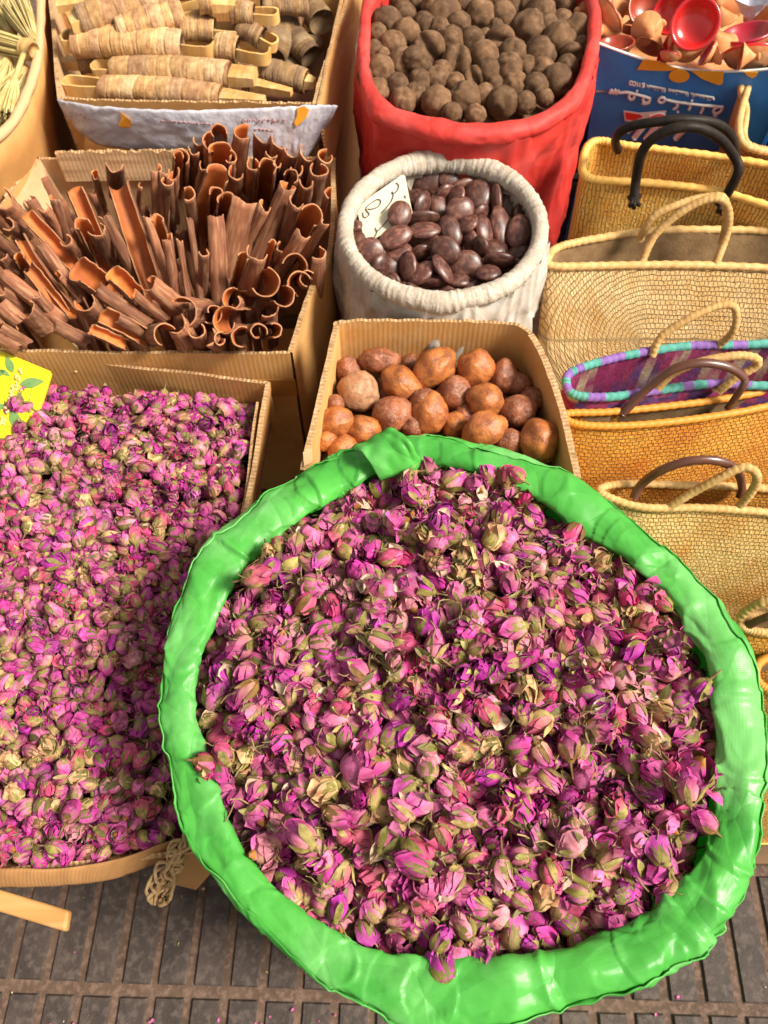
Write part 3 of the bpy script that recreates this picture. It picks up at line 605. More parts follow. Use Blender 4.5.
# outer ply of the rolled plastic, with a free wavy edge lying on top of the roll
RV = SACKV['plastic_lined_sack'][0]; nt_, np_ = RV.shape[:2]; V = []; UV = []
for i in range(nt_):
    cen = RV[i].mean(axis=0); th = 2 * math.pi * i / nt_; cx, cy = math.cos(th), math.sin(th)
    pe = .42 + 1.7 * nz(cx * 2.2, cy * 2.2, 3) + .30 * nz(cx * 7, cy * 7, 5) + .12 * nz(cx * 25, cy * 25)
    for j in range(18):
        u = j / 17; ph = -.9 + (pe + .9) * u; f = (ph / (2 * math.pi) * np_) % np_; a = int(f); p = RV[i, a % np_] * (1 - (f - a)) + RV[i, (a + 1) % np_] * (f - a)
        V.append(p + unit(p - cen) * (.0008 + .0014 * u ** 3 * (1 + nz(cx * 20, cy * 20, 2)) + .0014 * max(0, nz(cx * 12, cy * 12, u * 3)))); UV.append((th * .27, ph * .03))
o = obj('outer_fold', V, gridf(nt_, 18, True), [M['green']], gs, uv=UV); md = o.modifiers.new('t', 'SOLIDIFY'); md.thickness = .0009
def ell(cx, cy, rx, ry, n=20, j=0, seed=0): return [(cx + (rx + j * nz(k * .9, seed)) * math.cos(2 * math.pi * k / n), cy + (ry + j * nz(k * .9, seed + 5)) * math.sin(2 * math.pi * k / n)) for k in range(n)]
rs, rc, rro, rri = sack('woven_sack', 'large red woven plastic sack full of brown dried limes', [(358, 40), (360, 80), (372, 112), (410, 128), (460, 138), (510, 136), (550, 124), (580, 102), (596, 66), (602, 20), (596, -20), (560, -55), (480, -70), (400, -55), (366, -10)],
    [(370, 40), (372, 78), (390, 104), (425, 117), (468, 124), (520, 120), (558, 102), (578, 74), (588, 30), (584, -8), (552, -42), (480, -52), (408, -42), (376, 0)], .60, .203, 'red', 'red', ntheta=480, nphi=32, style='cloth', wr=1.2, hfac=.9, rbase=.95, bul=.003)
ws, wc, wro, wri = sack('woven_sack', 'white woven sack with a rolled rim holding flat dark seeds', ell(443, 229, 106, 78, 24, 2, 1), ell(443, 228, 90, 63, 24, 1, 4), .56, .203, 'white_rope', 'white_sack', ntheta=620, nphi=28, style='rope', rbase=.80, hfac=1.0)

# blue plastic bag of clay tagines
bt = thing('printed_bag', 'blue printed plastic bag standing open full of little clay tagines', 'plastic bag', down(P(700, 20, .59), .2), 'open sacks')
p0 = P(604, 50, .59); p1 = P(768, 69, .59); p2 = P(670, 150, .45)
bn = unit(np.cross(p1 - p0, p2 - p0)); bn = bn if np.dot(bn, CAM - p0) > 0 else -bn
def bp(x, y, off=0.0): return on_plane(x, y, p0, bn, off)
topE = catmull([bp(598, 43), bp(622, 52), bp(650, 61), bp(680, 68), bp(710, 71), bp(740, 71), bp(768, 69), bp(800, 64)], 79); botE = catmull([bp(586, 150), bp(640, 168), bp(700, 180), bp(740, 180), bp(752, 178)], 79)
V = []; UV = []
for i in range(80):
    for j in range(30):
        v = j / 29; V.append(topE[i] * (1 - v) + botE[i] * v + bn * (.0022 * nz(i * .07, v * 3, 2) + .0012 * abs(nz(i * .15 + v * 3, v * 5)) - .003)); UV.append((i * .004, v * .1))
fp = obj('front_panel', V, gridf(80, 30), [M['blue']], bt, uv=UV); md = fp.modifiers.new('t', 'SOLIDIFY'); md.thickness = .0015
V, F = tube(topE, .0017, 6); obj('white_hem', V, F, M['white_ink'], fp)
# its other sides
loop = catmull([bp(598, 43), P(604, 0, .59), P(612, -40, .59), P(700, -60, .59), P(800, -50, .59), P(812, 20, .59), bp(800, 64)], 60); V = []
for p in loop:
    for j in range(6): V.append(np.array([p[0], p[1], .59 - .38 * j / 5]))
o = obj('rear_panel', V, gridf(61, 6), [M['blue']], bt); md = o.modifiers.new('t', 'SOLIDIFY'); md.thickness = .0015
low = [botE[i] for i in range(0, 80, 8)] + [botE[-1]]; V = []
for p in low:
    for j in range(4): V.append(np.array([p[0], p[1], p[2] * (1 - j / 3) + .205 * j / 3]))
obj('lower_panel', V, gridf(len(low), 4), [M['blue']], bt)
S = 4.315
def bc(x, y, off=.003): return bp(590 + x / S, 50 + y / S, off)
def mark(pts, m_, name='print', off=.0035):
    V, F = slab([bc(x, y, off) for x, y in pts], bn, .001); obj(name, V, F, M[m_], fp, smooth=False)
mark([(232, 40), (300, 50), (352, 72), (382, 80), (350, 90), (290, 90), (203, 86)], 'orange_ink', 'orange_print')
mark([(385 + 45 * math.cos(t), 113 + 28 * math.sin(t)) for t in np.linspace(0, 2 * math.pi, 20, endpoint=False)], 'orange_ink', 'orange_print')
mark([(436, 90), (578, 94), (573, 146), (556, 152), (520, 140), (478, 122)], 'orange_ink', 'orange_print')
mark([(662, 94), (726, 96), (716, 116), (700, 122), (680, 112)], 'orange_ink', 'orange_print')
def stroke(pts, w, m_='white_ink', off=.004, smooth=3, name='lettering'):
    q = catmull([bc(x, y, off) for x, y in pts], max(3, (len(pts) - 1) * smooth)); V, F = tube(q, w / S / FPX * .80, 6, flat=1); obj(name, V, F, M[m_], fp)
# main white line of (upside-down) Arabic lettering: base stroke with hanging and rising letters
for s_ in ([(86, 186), (92, 172), (100, 188), (108, 170), (114, 190), (124, 172), (122, 184), (160, 182), (178, 186), (195, 190), (232, 200), (262, 210)],
           [(178, 186), (168, 200), (178, 214), (190, 206), (192, 190)], [(240, 200), (228, 215), (240, 228), (254, 222), (258, 208)], [(225, 228), (240, 232), (256, 226)],
           [(305, 205), (296, 216), (302, 226), (318, 224), (324, 212), (314, 204), (305, 206)],
           [(330, 214), (360, 222), (400, 228), (450, 234), (500, 240), (545, 244), (575, 246)], [(372, 224), (378, 240), (366, 254), (360, 252)], [(385, 226), (376, 236)], [(436, 234), (430, 252), (425, 258)],
           [(492, 240), (484, 262), (478, 272)], [(552, 246), (536, 256), (534, 268), (548, 274), (566, 262), (572, 248)], [(532, 280), (546, 284)], [(376, 268), (384, 266)], [(436, 218), (444, 220)], [(200, 176), (206, 178)]):
    stroke(s_, 9 if len(s_) > 2 else 8)
# the smaller line above it: digits 0013 seen upside down, then small words
for x, y in ((176, 142), (190, 145)): stroke([(x - 5, y - 6), (x + 5, y - 7), (x + 6, y + 7), (x - 4, y + 7), (x - 5, y - 6)], 5)
stroke([(204, 140), (205, 156)], 5); stroke([(214, 142), (215, 158)], 5); stroke([(224, 146), (234, 146), (228, 153), (235, 158), (225, 161)], 5)
rr = random.Random(5)
for (xa, xb) in ((246, 322), (340, 425), (436, 538)):
    pts = []; x = xa
    while x < xb:
        y = 150 + (x - 246) * .185; pts += [(x, y), (x + 3, y + rr.uniform(6, 13))]; x += rr.uniform(6, 9)
        if rr.random() < .25: stroke([(x, y + 18), (x + 4, y + 18)], 4)
    stroke(pts, 5, smooth=2)
# big red lettering outlined in white, partly behind the basket handles
mark([(145, 262), (215, 272), (330, 262), (325, 296), (250, 300), (190, 312), (150, 306)], 'white_ink', 'lettering', .0032); mark([(152, 270), (215, 280), (228, 290), (190, 304), (156, 300)], 'red_ink', 'lettering', .0042)
for pts in ([(160, 350), (190, 330), (222, 322)], [(190, 380), (230, 330), (250, 316)], [(240, 384), (275, 340), (290, 318)], [(272, 372), (300, 330)], [(368, 384), (400, 350), (412, 344)], [(300, 372), (330, 350)], [(262, 290), (300, 280), (318, 284)]):
    stroke(pts, 20, 'white_ink', .003, 4); stroke(pts, 12, 'red_ink', .0045, 4)

# ================================================================ STRAW BAGS
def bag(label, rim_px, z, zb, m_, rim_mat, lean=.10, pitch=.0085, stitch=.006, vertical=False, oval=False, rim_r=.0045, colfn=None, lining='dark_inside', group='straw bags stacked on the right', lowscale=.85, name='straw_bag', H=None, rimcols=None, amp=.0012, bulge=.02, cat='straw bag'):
    rim = catmull([P(x, y, z if len(q) == 0 else q[0]) for x, y, *q in rim_px], 260, True); c = rim.mean(axis=0); n = len(rim)
    root = thing(name, label, cat, (c[0], c[1] - lean * .8, zb), group)
    nv = 90; V = []; UV = []; cols = []; H = z - zb; s = 0; ym = (rim[:, 1].max() + rim[:, 1].min()) / 2; xm = (rim[:, 0].max() + rim[:, 0].min()) / 2; hx = (rim[:, 0].max() - rim[:, 0].min()) / 2
    T = np.roll(rim, -1, axis=0) - np.roll(rim, 1, axis=0)
    for i in range(n):
        p = rim[i]; t = unit(T[i] * [1, 1, 0]); nn = np.array([t[1], -t[0], 0])
        if np.dot(nn, p - c) < 0: nn = -nn
        if i: s += np.linalg.norm(rim[i] - rim[i - 1])
        base = np.array([xm + (p[0] - xm) * lowscale, ym + (p[1] - ym) * .75 - lean, zb + .002])
        for j in range(nv):
            v = j / (nv - 1); q = p * (1 - v) + base * v; q[1] += 0
            q = q + nn * bulge * math.sin(math.pi * min(1, v * 1.15)) + np.array([0, 0, 0])
            front = nn[1] < -.3; dl = v * H * 1.15
            if oval and front:
                e = math.hypot(max(0, abs(p[0] - (xm + oval[0])) - hx * .38), (dl - oval[1]) * 1.0); ph = e / pitch; al = (math.atan2(dl - oval[1], max(0, abs(p[0] - xm) - hx * .38) * (1 if p[0] > xm else -1) or 1e-6) * .06 + p[0]) / stitch
            elif vertical: ph = s / pitch; al = dl / stitch + (int(ph) % 2) * .5
            else: ph = dl / pitch; al = s / stitch + int(ph) * .5
            d = amp * (abs(math.sin(math.pi * ph)) ** .6 if oval or colfn else 0) + .0015 * nz(s * 20, dl * 20, z * 30)
            V.append(q + nn * d)
            UV.append((al * stitch, ph * pitch) if (oval and front) else (dl, s) if vertical else (s, dl))
            if colfn: cols.append(colfn(s, dl, ph, al))
    obj('body', V, gridf(n, nv, True), [M[m_]], root, uv=UV, **({'col': cols} if colfn else {}))
    V2 = []
    for i in range(n):
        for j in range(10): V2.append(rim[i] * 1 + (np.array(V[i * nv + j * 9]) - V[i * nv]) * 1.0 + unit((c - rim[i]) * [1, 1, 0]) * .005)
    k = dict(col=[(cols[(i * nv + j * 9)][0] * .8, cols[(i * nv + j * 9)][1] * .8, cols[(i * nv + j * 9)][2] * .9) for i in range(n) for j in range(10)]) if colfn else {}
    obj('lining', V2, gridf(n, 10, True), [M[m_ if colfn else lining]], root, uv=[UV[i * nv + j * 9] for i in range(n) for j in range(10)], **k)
    V3, F3 = tube(np.vstack([rim, rim[:1]]), lambda i, a: rim_r * (1 + .10 * math.sin(i * 1.9 + math.sin(a)) + .1 * nz(i * .2, a)), 10, caps=False)
    if rimcols:
        fm = [rimcols[int((f[0] // 10) / (n + 1) * 46 + 1.5 * nz(f[0] * .003)) % len(rimcols)] for f in F3]; obj('rim', V3, F3, [M['purple'], M['teal']], root, fm=fm)
    else: obj('rim', V3, F3, [M[rim_mat]], root)
    V, F = slab([V2[0] * 0 + np.array([xm + hx * lowscale * a, ym + b * .02 - lean, zb + .004]) for a, b in ((-.95, -1), (.95, -1), (.95, 1), (-.95, 1))], (0, 0, 1), .002); obj('base', V, F, M[m_ if not colfn else 'tan_palm'], root, smooth=False)
    return root
def handle(root, pts, r, m_, wrap=0.0, ns=12, name='handle', flat=1.0, k=None):
    q = catmull([P(*p) for p in pts], 110); L_ = np.cumsum(np.r_[0, np.linalg.norm(np.diff(q, axis=0), axis=1)])
    f = (lambda i, a: r * (1 + .16 * abs(math.sin(math.pi * (L_[i] / wrap + a / (2 * math.pi) * .5))) - .08 + .05 * nz(i * .3, a))) if wrap else (lambda i, a: r * (1 + .05 * nz(i * .1, a)))
    V, F = tube(q, f, ns, flat=flat); return obj(name, V, F, M[m_], root)
G1 = 'straw bags stacked on the right'
b0 = bag('tall honey coloured basket with a pale curved rim beside the blue printed bag', [(742, 84), (746, 110), (744, 138), (756, 148), (790, 152), (850, 150), (850, 40), (770, 50)], .56, .203, 'pale_palm', 'rim_palm', lean=.02, lowscale=.9, bulge=.0)
handle(b0, [(748, 88, .56), (741, 112, .575), (739, 132, .58), (746, 146, .572), (768, 152, .565)], .0045, 'rim_palm', .008)
b1 = bag('square golden wicker basket with two black leather handles', [(588, 146), (583, 160), (584, 174), (600, 180), (660, 184), (720, 192), (790, 212), (870, 225), (870, 190), (800, 172), (740, 160), (680, 152), (630, 146), (600, 141)], .555, .203, 'wicker', 'wicker', lean=.03, vertical=True, pitch=.006, stitch=.008, rim_r=.005, lining='wicker', bulge=.006, amp=.0016)
handle(b1, [(618, 150, .56), (616, 138, .60), (632, 126, .625), (680, 120, .64), (716, 124, .63), (732, 138, .60), (736, 160, .56)], .0055, 'leather_black')
handle(b1, [(634, 202, .548), (636, 180, .57), (642, 152, .61), (660, 134, .635), (690, 127, .645), (716, 136, .63), (734, 156, .60), (738, 172, .585), (724, 200, .548)], .0058, 'leather_black')
for x, y in ((634, 200), (722, 206)):
    for dx, dy in ((-4, 6), (5, 5), (-5, -3), (6, -4), (0, 8)): handle(b1, [(x, y - 6, .553), (x + dx * .6, y + dy * .5, .552), (x + dx, y + dy, .545)], .0028, 'leather_black', name='knot')
b2 = bag('large oval tan palm basket with a coiled oval pattern on its face', [(549, 256), (552, 266), (600, 266), (660, 265), (720, 266), (790, 270), (860, 280), (880, 262), (850, 244), (780, 232), (720, 230), (650, 231), (590, 240), (560, 247)], .525, .203, 'tan_palm', 'rim_palm', lean=.14, pitch=.0095, stitch=.006, oval=(0, .095), lowscale=.8, bulge=.012, rim_r=.005)
handle(b2, [(642, 262, .525), (655, 235, .55), (680, 213, .575), (705, 200, .59), (722, 200, .59), (729, 214, .575), (726, 236, .55), (714, 268, .523)], .0046, 'rope', .006)
handle(b2, [(640, 240, .53), (652, 218, .56), (680, 204, .575), (708, 197, .58), (724, 199, .58), (726, 222, .56), (722, 244, .53)], .0046, 'rope', .006)
PAL = [(.30, .015, .10), (.13, .05, .20), (.55, .42, .25), (.32, .03, .09), (.10, .035, .12), (.42, .05, .15)]
def mc(s, dl, ph, al):
    k = int(al * .34 + .8 * int(ph)) ; h = nz(int(al * .5) * 1.7, int(ph) * 2.3, 4) ; i = int((h + 1) * 5.5 + int(ph) * .5) % 6; c_ = PAL[i]; return c_
b3 = bag('multicoloured raffia basket with a purple and teal stitched rim', [(566, 383), (575, 395), (610, 397), (660, 390), (710, 384), (770, 386), (830, 385), (850, 360), (800, 344), (740, 345), (690, 346), (640, 353), (600, 362), (572, 372)], .51, .203, 'multi', None, lean=.06, colfn=mc, rimcols=[1, 0, 0, 1, 1, 0], rim_r=.005, pitch=.008, stitch=.006, bulge=.01)
handle(b3, [(652, 356, .51), (662, 336, .53), (690, 318, .55), (718, 306, .56), (735, 308, .558), (734, 330, .535), (718, 346, .51)], .0042, 'rope', .006)
handle(b3, [(655, 392, .508), (672, 374, .53), (700, 362, .545), (735, 356, .552), (755, 358, .55), (756, 366, .54), (736, 378, .525), (718, 392, .508)], .0046, 'rope', .006)
b4 = bag('golden orange palm bag with a brown leather handle and a straight pale rim', [(566, 414), (576, 424), (620, 426), (680, 421), (740, 412), (800, 400), (870, 392), (880, 378), (800, 385), (730, 398), (670, 406), (610, 412)], .50, .203, 'gold_palm', 'gold_palm', lean=.05, pitch=.0075, stitch=.005, rim_r=.0042, bulge=.012)
handle(b4, [(622, 414, .50), (646, 390, .525), (672, 370, .55), (700, 363, .56), (728, 367, .555), (744, 378, .54), (742, 388, .53), (728, 408, .50)], .0050, 'leather', flat=.8)
b5 = bag('pale palm bag below the golden orange one with one leather and one rope handle', [(600, 492), (640, 507), (700, 508), (760, 512), (840, 520), (860, 500), (800, 492), (740, 487), (680, 485), (620, 484)], .46, .203, 'pale_palm', 'rim_palm', lean=.08, pitch=.008, stitch=.005, bulge=.012, lining='gold_palm')
handle(b5, [(634, 498, .46), (642, 484, .475), (662, 470, .50), (690, 461, .515), (718, 461, .515), (736, 470, .50), (742, 486, .475), (740, 496, .46)], .0050, 'leather', flat=.8)
handle(b5, [(668, 508, .46), (690, 494, .48), (716, 480, .50), (740, 468, .515), (753, 470, .515), (757, 480, .50), (750, 494, .48), (738, 508, .46)], .0046, 'rope', .006)
b6 = bag('orange palm bag beside the green sack with a rope loop on its rim', [(742, 622), (760, 632), (850, 640), (900, 630), (850, 612), (780, 608)], .44, .203, 'gold_palm', 'rim_palm', lean=.05, bulge=.01)
handle(b6, [(740, 618, .445), (752, 607, .462), (768, 601, .475), (790, 600, .475), (810, 620, .45)], .0048, 'rope', .006)
handle(b6, [(748, 626, .442), (760, 620, .455), (776, 616, .465), (800, 622, .45)], .0045, 'leather')
b7 = bag('dark gold palm bag pressed against the green sack under the rope loop', [(756, 668), (770, 690), (850, 700), (900, 680), (850, 656), (780, 655)], .42, .203, 'gold_palm', 'gold_palm', lean=.04, bulge=.01)
b8 = bag('lowest yellow palm bag in the column nearest the pavement', [(756, 758), (770, 780), (850, 790), (900, 770), (850, 740), (780, 742)], .40, .203, 'wicker', 'rim_palm', lean=.03, bulge=.008)
# ================================================================ PILING
class Heap:
    """height grid onto which things are dropped one after the other"""
    def __init__(s, x0, x1, y0, y1, res, base):
        s.x0, s.y0, s.res = x0, y0, res; s.nx = int((x1 - x0) / res) + 1; s.ny = int((y1 - y0) / res) + 1
        s.X = x0 + (np.arange(s.nx) + .5) * res; s.Y = y0 + (np.arange(s.ny) + .5) * res
        s.H = np.array([[base(x, y) for y in s.Y] for x in s.X]); s.ID = -np.ones(s.H.shape, int)
    def drop(s, k, x, y, a, b, c, ang, q=85, sink=.2, tilt=0.0):
        """ellipsoid with horizontal half axes a, b at heading ang, half height c"""
        R = max(a, b); i0, i1 = max(0, int((x - R - s.x0) / s.res)), min(s.nx, int((x + R - s.x0) / s.res) + 2); j0, j1 = max(0, int((y - R - s.y0) / s.res)), min(s.ny, int((y + R - s.y0) / s.res) + 2)
        if i1 <= i0 or j1 <= j0: return None
        gx, gy = np.meshgrid(s.X[i0:i1] - x, s.Y[j0:j1] - y, indexing='ij'); u = gx * math.cos(ang) + gy * math.sin(ang); w = -gx * math.sin(ang) + gy * math.cos(ang)
        r2 = (u / a) ** 2 + (w / b) ** 2; m = r2 < 1
        if not m.any(): return None
        hh = c * np.sqrt(np.clip(1 - r2, 0, 1)); sub = s.H[i0:i1, j0:j1]
        z = np.percentile((sub + hh)[m], q) - sink * c
        topz = z + hh; better = m & (topz > sub); sub[better] = topz[better]; s.ID[i0:i1, j0:j1][better] = k
        return z
    def slope_dir(s): pass
def rot_from(axis, up=(0, 0, 1), roll=0.0):
    """matrix taking local z to axis, then rolled about it"""
    z = Vector(unit(axis)); q = z.to_track_quat('Z', 'Y'); return q @ Quaternion((0, 0, 1), roll)
ORD = ['first', 'second', 'third', 'fourth', 'fifth', 'sixth', 'seventh', 'eighth', 'ninth', 'tenth', 'eleventh', 'twelfth', 'thirteenth', 'fourteenth', 'fifteenth', 'sixteenth', 'seventeenth', 'eighteenth']
def rowlabels(items, nrows, rowword='row from the back'):
    """items: (px, py, object, phrase). Each gets '<phrase>, <n>th row from the back, <m>th from the left'"""
    it = sorted(items, key=lambda t: t[1]); n = len(it); k = 0
    for r in range(nrows):
        row = sorted(it[r * n // nrows:(r + 1) * n // nrows], key=lambda t: t[0])
        for c, t in enumerate(row):
            w = 'front' if r == nrows - 1 else 'back' if r == 0 else None
            rw = f'{w} row' if w else f'{ORD[r]} {rowword}'
            t[2]['label'] = f'{t[3]}, {rw}, {ORD[c]} from the left'

# ---------------------------------------------------------------- rosebuds
def bud_proto(rng, kind):
    """returns dict part -> (V, F, C) with the bud's base at 0 and its tip at +z, length 1"""
    mag = [(.54, .030, .32), (.66, .075, .42), (.42, .018, .24), (.74, .16, .42), (.80, .32, .42), (.28, .012, .14), (.60, .035, .20), (.70, .46, .22), (.46, .030, .36), (.62, .11, .50), (.68, .09, .24)]
    wts = [6, 5, 5, 2.6, 1.2, 4, 2, .8, 4, 2, 1.6]; wts = np.array(wts) / sum(wts)
    ci = int(rng.choice(len(mag), p=wts)); base = np.array(mag[ci]); pale = np.array((.66, .46, .20)); green = np.array(rng.choice(np.array([(.34, .30, .07), (.44, .36, .11), (.25, .22, .05), (.50, .37, .14), (.30, .16, .045)])))
    W = rng.uniform(.235, .325) * (1.25 if kind == 'open' else 1)
    def prof(t, k=1.0): return W * (math.sin(math.pi * min(1, max(0, t)) ** .68) ** .80) * k + .022
    out = {}; P_, S_ = [], []
    npet = 7 if kind != 'open' else 11
    pale_amt = rng.uniform(0, .25) if rng.random() < .55 else rng.uniform(.3, .8)
    for k in range(npet):
        nu, nv = 8, 7; V = []; C = []
        a0 = k * 2.4 + rng.uniform(-.3, .3); wid = rng.uniform(1.0, 1.7); off = .010 * (npet - k) * .5 * (1 if kind != 'open' else 1.5); top = rng.uniform(.86, 1.05) * (1 if kind != 'open' else .9)
        flare = rng.uniform(0, .14) if kind == 'bud' else rng.uniform(.10, .38) * (k % 4 + 1) / 3
        sh = rng.uniform(0, 9); c1 = base * rng.uniform(.5, 1.0)
        for i in range(nu):
            u = i / (nu - 1) * 2 - 1
            for j in range(nv):
                v = j / (nv - 1); tt = .08 + (top - .08) * v * (1 - .22 * abs(u) ** 2.5)
                ang = a0 + u * wid * (1 - .45 * v ** 3); r = prof(tt) + off + .030 * max(0, u) * (1 if k % 2 else 1.2) + flare * v ** 3 * (.6 + .4 * abs(u)) + .030 * nz(ang * 3 + sh, v * 4, sh) + .02 * nz(ang * 9 + sh, v * 7)
                zz = tt - flare * .35 * v ** 3
                V.append((r * math.cos(ang), r * math.sin(ang), zz + .03 * nz(u * 3 + sh, v * 3, 2)))
                f = (1 - v) ** 1.3 * pale_amt; e = .35 * (abs(u) ** 5) + .25 * (v ** 8)
                cc = c1 * (1 - f) + pale * f; cc = cc * (1 - e) + (cc * .7 + np.array((.6, .34, .26)) * .3) * e; cc = cc * (1 + .30 * nz(ang * 6, v * 2, sh)); C.append(np.clip(cc, .01, .9))
        P_.append((V, gridf(nu, nv), C))
    # heart of the bud
    nu, nv = 10, 7; V = []; C = []
    for i in range(nu):
        for j in range(nv):
            v = j / (nv - 1); a = 2 * math.pi * i / nu; r = prof(.05 + .93 * v) * (.92 if kind == 'bud' else .6) * (1 + .15 * math.sin(a * 3 + v * 5)); V.append((r * math.cos(a), r * math.sin(a), .06 + .9 * v)); C.append(base * (.8 + .3 * nz(a * 2, v * 3)) if kind != 'open' or v < .8 else np.array((.34, .16, .03)))
    P_.append((V, gridf(nu, nv, True), C))
    ns_ = 5
    ln = rng.uniform(.55, 1.0) if kind != 'green' else rng.uniform(.85, 1.1)
    for k in range(ns_):
        V = []; C = []; a0 = k * 2 * math.pi / 5 + rng.uniform(-.2, .2); curl = rng.choice([0, 0, .15, .5, .9]) if kind != 'green' else 0.02; l = ln * rng.uniform(.8, 1.15); sh = rng.uniform(0, 9); wd = .66 if kind == 'green' else rng.uniform(.34, .50); gr = green * rng.uniform(.5, 1.05)
        for i in range(5):
            u = i / 2 - 1
            for j in range(8):
                v = j / 7; tt = .02 + l * v * (1 - .25 * curl * v); wq = wd * (1 - v ** 1.6) * (1 - .15 * math.sin(v * 6)) + .02
                r = prof(min(tt, 1)) + .045 + curl * .35 * v ** 2.2 + .02 * nz(v * 6, sh) + .02 * abs(u)
                V.append((r * math.cos(a0 + u * wq), r * math.sin(a0 + u * wq), tt)); C.append(np.clip(gr * (1 + .35 * nz(v * 5, u * 2, sh)) * (1 - .15 * abs(u)) + .08 * v ** 4, .01, .8))
        S_.append((V, gridf(5, 8), C))
    st = rng.uniform(.08, .45); bx_, by_ = rng.uniform(-.12, .12, 2); V = []; C = []
    prof_s = [(0.10, .16), (0.03, .15), (-.03, .12), (-.06, .05), (-.06 - st * .5, .035), (-.06 - st, .032), (-.065 - st, .003)]
    for z, r in prof_s:
        f = max(0, -z) ; 
        for i in range(7):
            a = 2 * math.pi * i / 7; V.append((r * math.cos(a) + bx_ * f, r * math.sin(a) + by_ * f, z)); C.append(green * .8 if z > -.04 else np.array((.24, .15, .07)))
    T_ = [(V, gridf(len(prof_s), 7, False, True), C)]
    def cat(L_):
        n = 0; VV = []; FF = []; CC = []
        for v, f, c in L_: VV.append(np.array(v)); FF.append(f + n); CC.append(np.array(c)); n += len(v)
        return np.vstack(VV), np.vstack(FF), np.vstack(CC)
    return {'petals': cat(P_), 'sepals': cat(S_), 'stem': cat(T_), 'W': W, 'ci': ci, 'pale': pale_amt}
rngb = np.random.default_rng(5)
KINDS = ['bud'] * 21 + ['green'] * 15 + ['open'] * 5
PROT = [bud_proto(rngb, k) for k in KINDS]
for p, k in zip(PROT, KINDS):
    for nme in ('petals', 'sepals', 'stem'): p['me_' + nme] = make_mesh(nme, p[nme][0], p[nme][1], [M['petal_one' if nme == 'petals' else 'sepal_one']], col=p[nme][2])
# dry bits: loose sepals, petals and stalks
def bit_proto(rng, kind):
    V = []; C = []
    if kind == 'stalk':
        pts = catmull([(0, 0, 0), (.3, rng.uniform(-.1, .1), rng.uniform(-.1, .15)), (.65, rng.uniform(-.15, .15), rng.uniform(-.1, .15)), (1, rng.uniform(-.2, .2), 0)], 9); v, f = tube(pts, .03, 5); return v, f, np.tile(np.array((.34, .24, .10)) * rng.uniform(.6, 1.3), (len(v), 1))
    col = np.array({'leaf': (.32, .28, .11), 'petal': (.60, .14, .36), 'pale': (.74, .55, .42)}[kind]) * rng.uniform(.7, 1.2); w = .15 if kind == 'leaf' else .34; sh = rng.uniform(0, 9)
    for i in range(6):
        u = i / 2.5 - 1
        for j in range(9):
            v = j / 8; ww = w * math.sin(math.pi * v ** .8) ** .8 + .01; V.append((v - .5, u * ww, .12 * u * u + .25 * (v - .5) ** 2 + .08 * nz(v * 4, u * 2, sh))); C.append(np.clip(col * (1 + .4 * nz(v * 5, u * 2, sh)), .01, .9))
    return np.array(V), gridf(6, 9), np.array(C)
BITS = [bit_proto(rngb, k) for k in ['leaf'] * 6 + ['stalk'] * 5 + ['stalk'] * 4 + ['leaf'] * 3 + ['petal'] * 3 + ['pale'] * 2]

def pile(heap, target, region_pts, n, smin, smax, rng, up_bias, first=0, pref=None):
    """drop n buds; candidates are chosen where the surface is lowest against the target"""
    out = []; pts = region_pts
    for k in range(n):
        idx = rng.integers(0, len(pts), 24); best = None
        for i in idx:
            x, y = pts[i]; gi, gj = min(heap.nx - 1, max(0, int((x - heap.x0) / heap.res))), min(heap.ny - 1, max(0, int((y - heap.y0) / heap.res)))
            d = heap.H[gi, gj] - target(x, y) + rng.uniform(0, .0012)
            if best is None or d < best[0]: best = (d, x, y)
        if best[0] > .012: break
        d, x, y = best; pi_ = int(rng.integers(0, len(PROT))) if pref is None else int(rng.choice(len(PROT), p=pref)); p = PROT[pi_]; L_ = rng.uniform(smin, smax) * (.9 if KINDS[pi_] == 'open' else 1); W = p['W'] + .04
        el = math.asin(max(-.6, min(.98, rng.normal(up_bias, .38)))); az = rng.uniform(0, 2 * math.pi)
        a = L_ * math.sqrt((.5 * math.cos(el)) ** 2 + (W * math.sin(el)) ** 2); b = L_ * W; c = L_ * math.sqrt((.5 * math.sin(el)) ** 2 + (W * math.cos(el)) ** 2)
        z = heap.drop(first + k, x, y, a, b, c, az, q=75, sink=.3)
        if z is None: continue
        axis = np.array([math.cos(el) * math.cos(az), math.cos(el) * math.sin(az), math.sin(el)])
        pos = np.array([x, y, z]) - axis * L_ * .45
        out.append((first + k, pi_, pos, rot_from(axis, roll=rng.uniform(0, 6.28)), L_))
    return out
def bake(name, buds, bits, loc, mats=('petal', 'sepal')):
    Vs, Fs, Cs, FM = [], [], [], []; n = 0
    for (_, pi_, pos, q, L_) in buds:
        R = np.array(q.to_matrix()) * L_
        for k, mi in (('petals', 0), ('sepals', 1), ('stem', 1)):
            v, f, c = PROT[pi_][k]; Vs.append(v @ R.T + pos); Fs.append(f + n); Cs.append(c); FM.append(np.full(len(f), mi)); n += len(v)
    for (bi, pos, q, L_) in bits:
        v, f, c = BITS[bi]; R = np.array(q.to_matrix()) * L_; Vs.append(v @ R.T + pos); Fs.append(f + n); Cs.append(c); FM.append(np.full(len(f), 1)); n += len(v)
    V = np.vstack(Vs); F = np.vstack(Fs); C = np.vstack(Cs)
    me = make_mesh(name, V - loc, F, [M[mats[0]], M[mats[1]]], fm=np.concatenate(FM), col=C); o = link(name, me); o.location = loc; return o
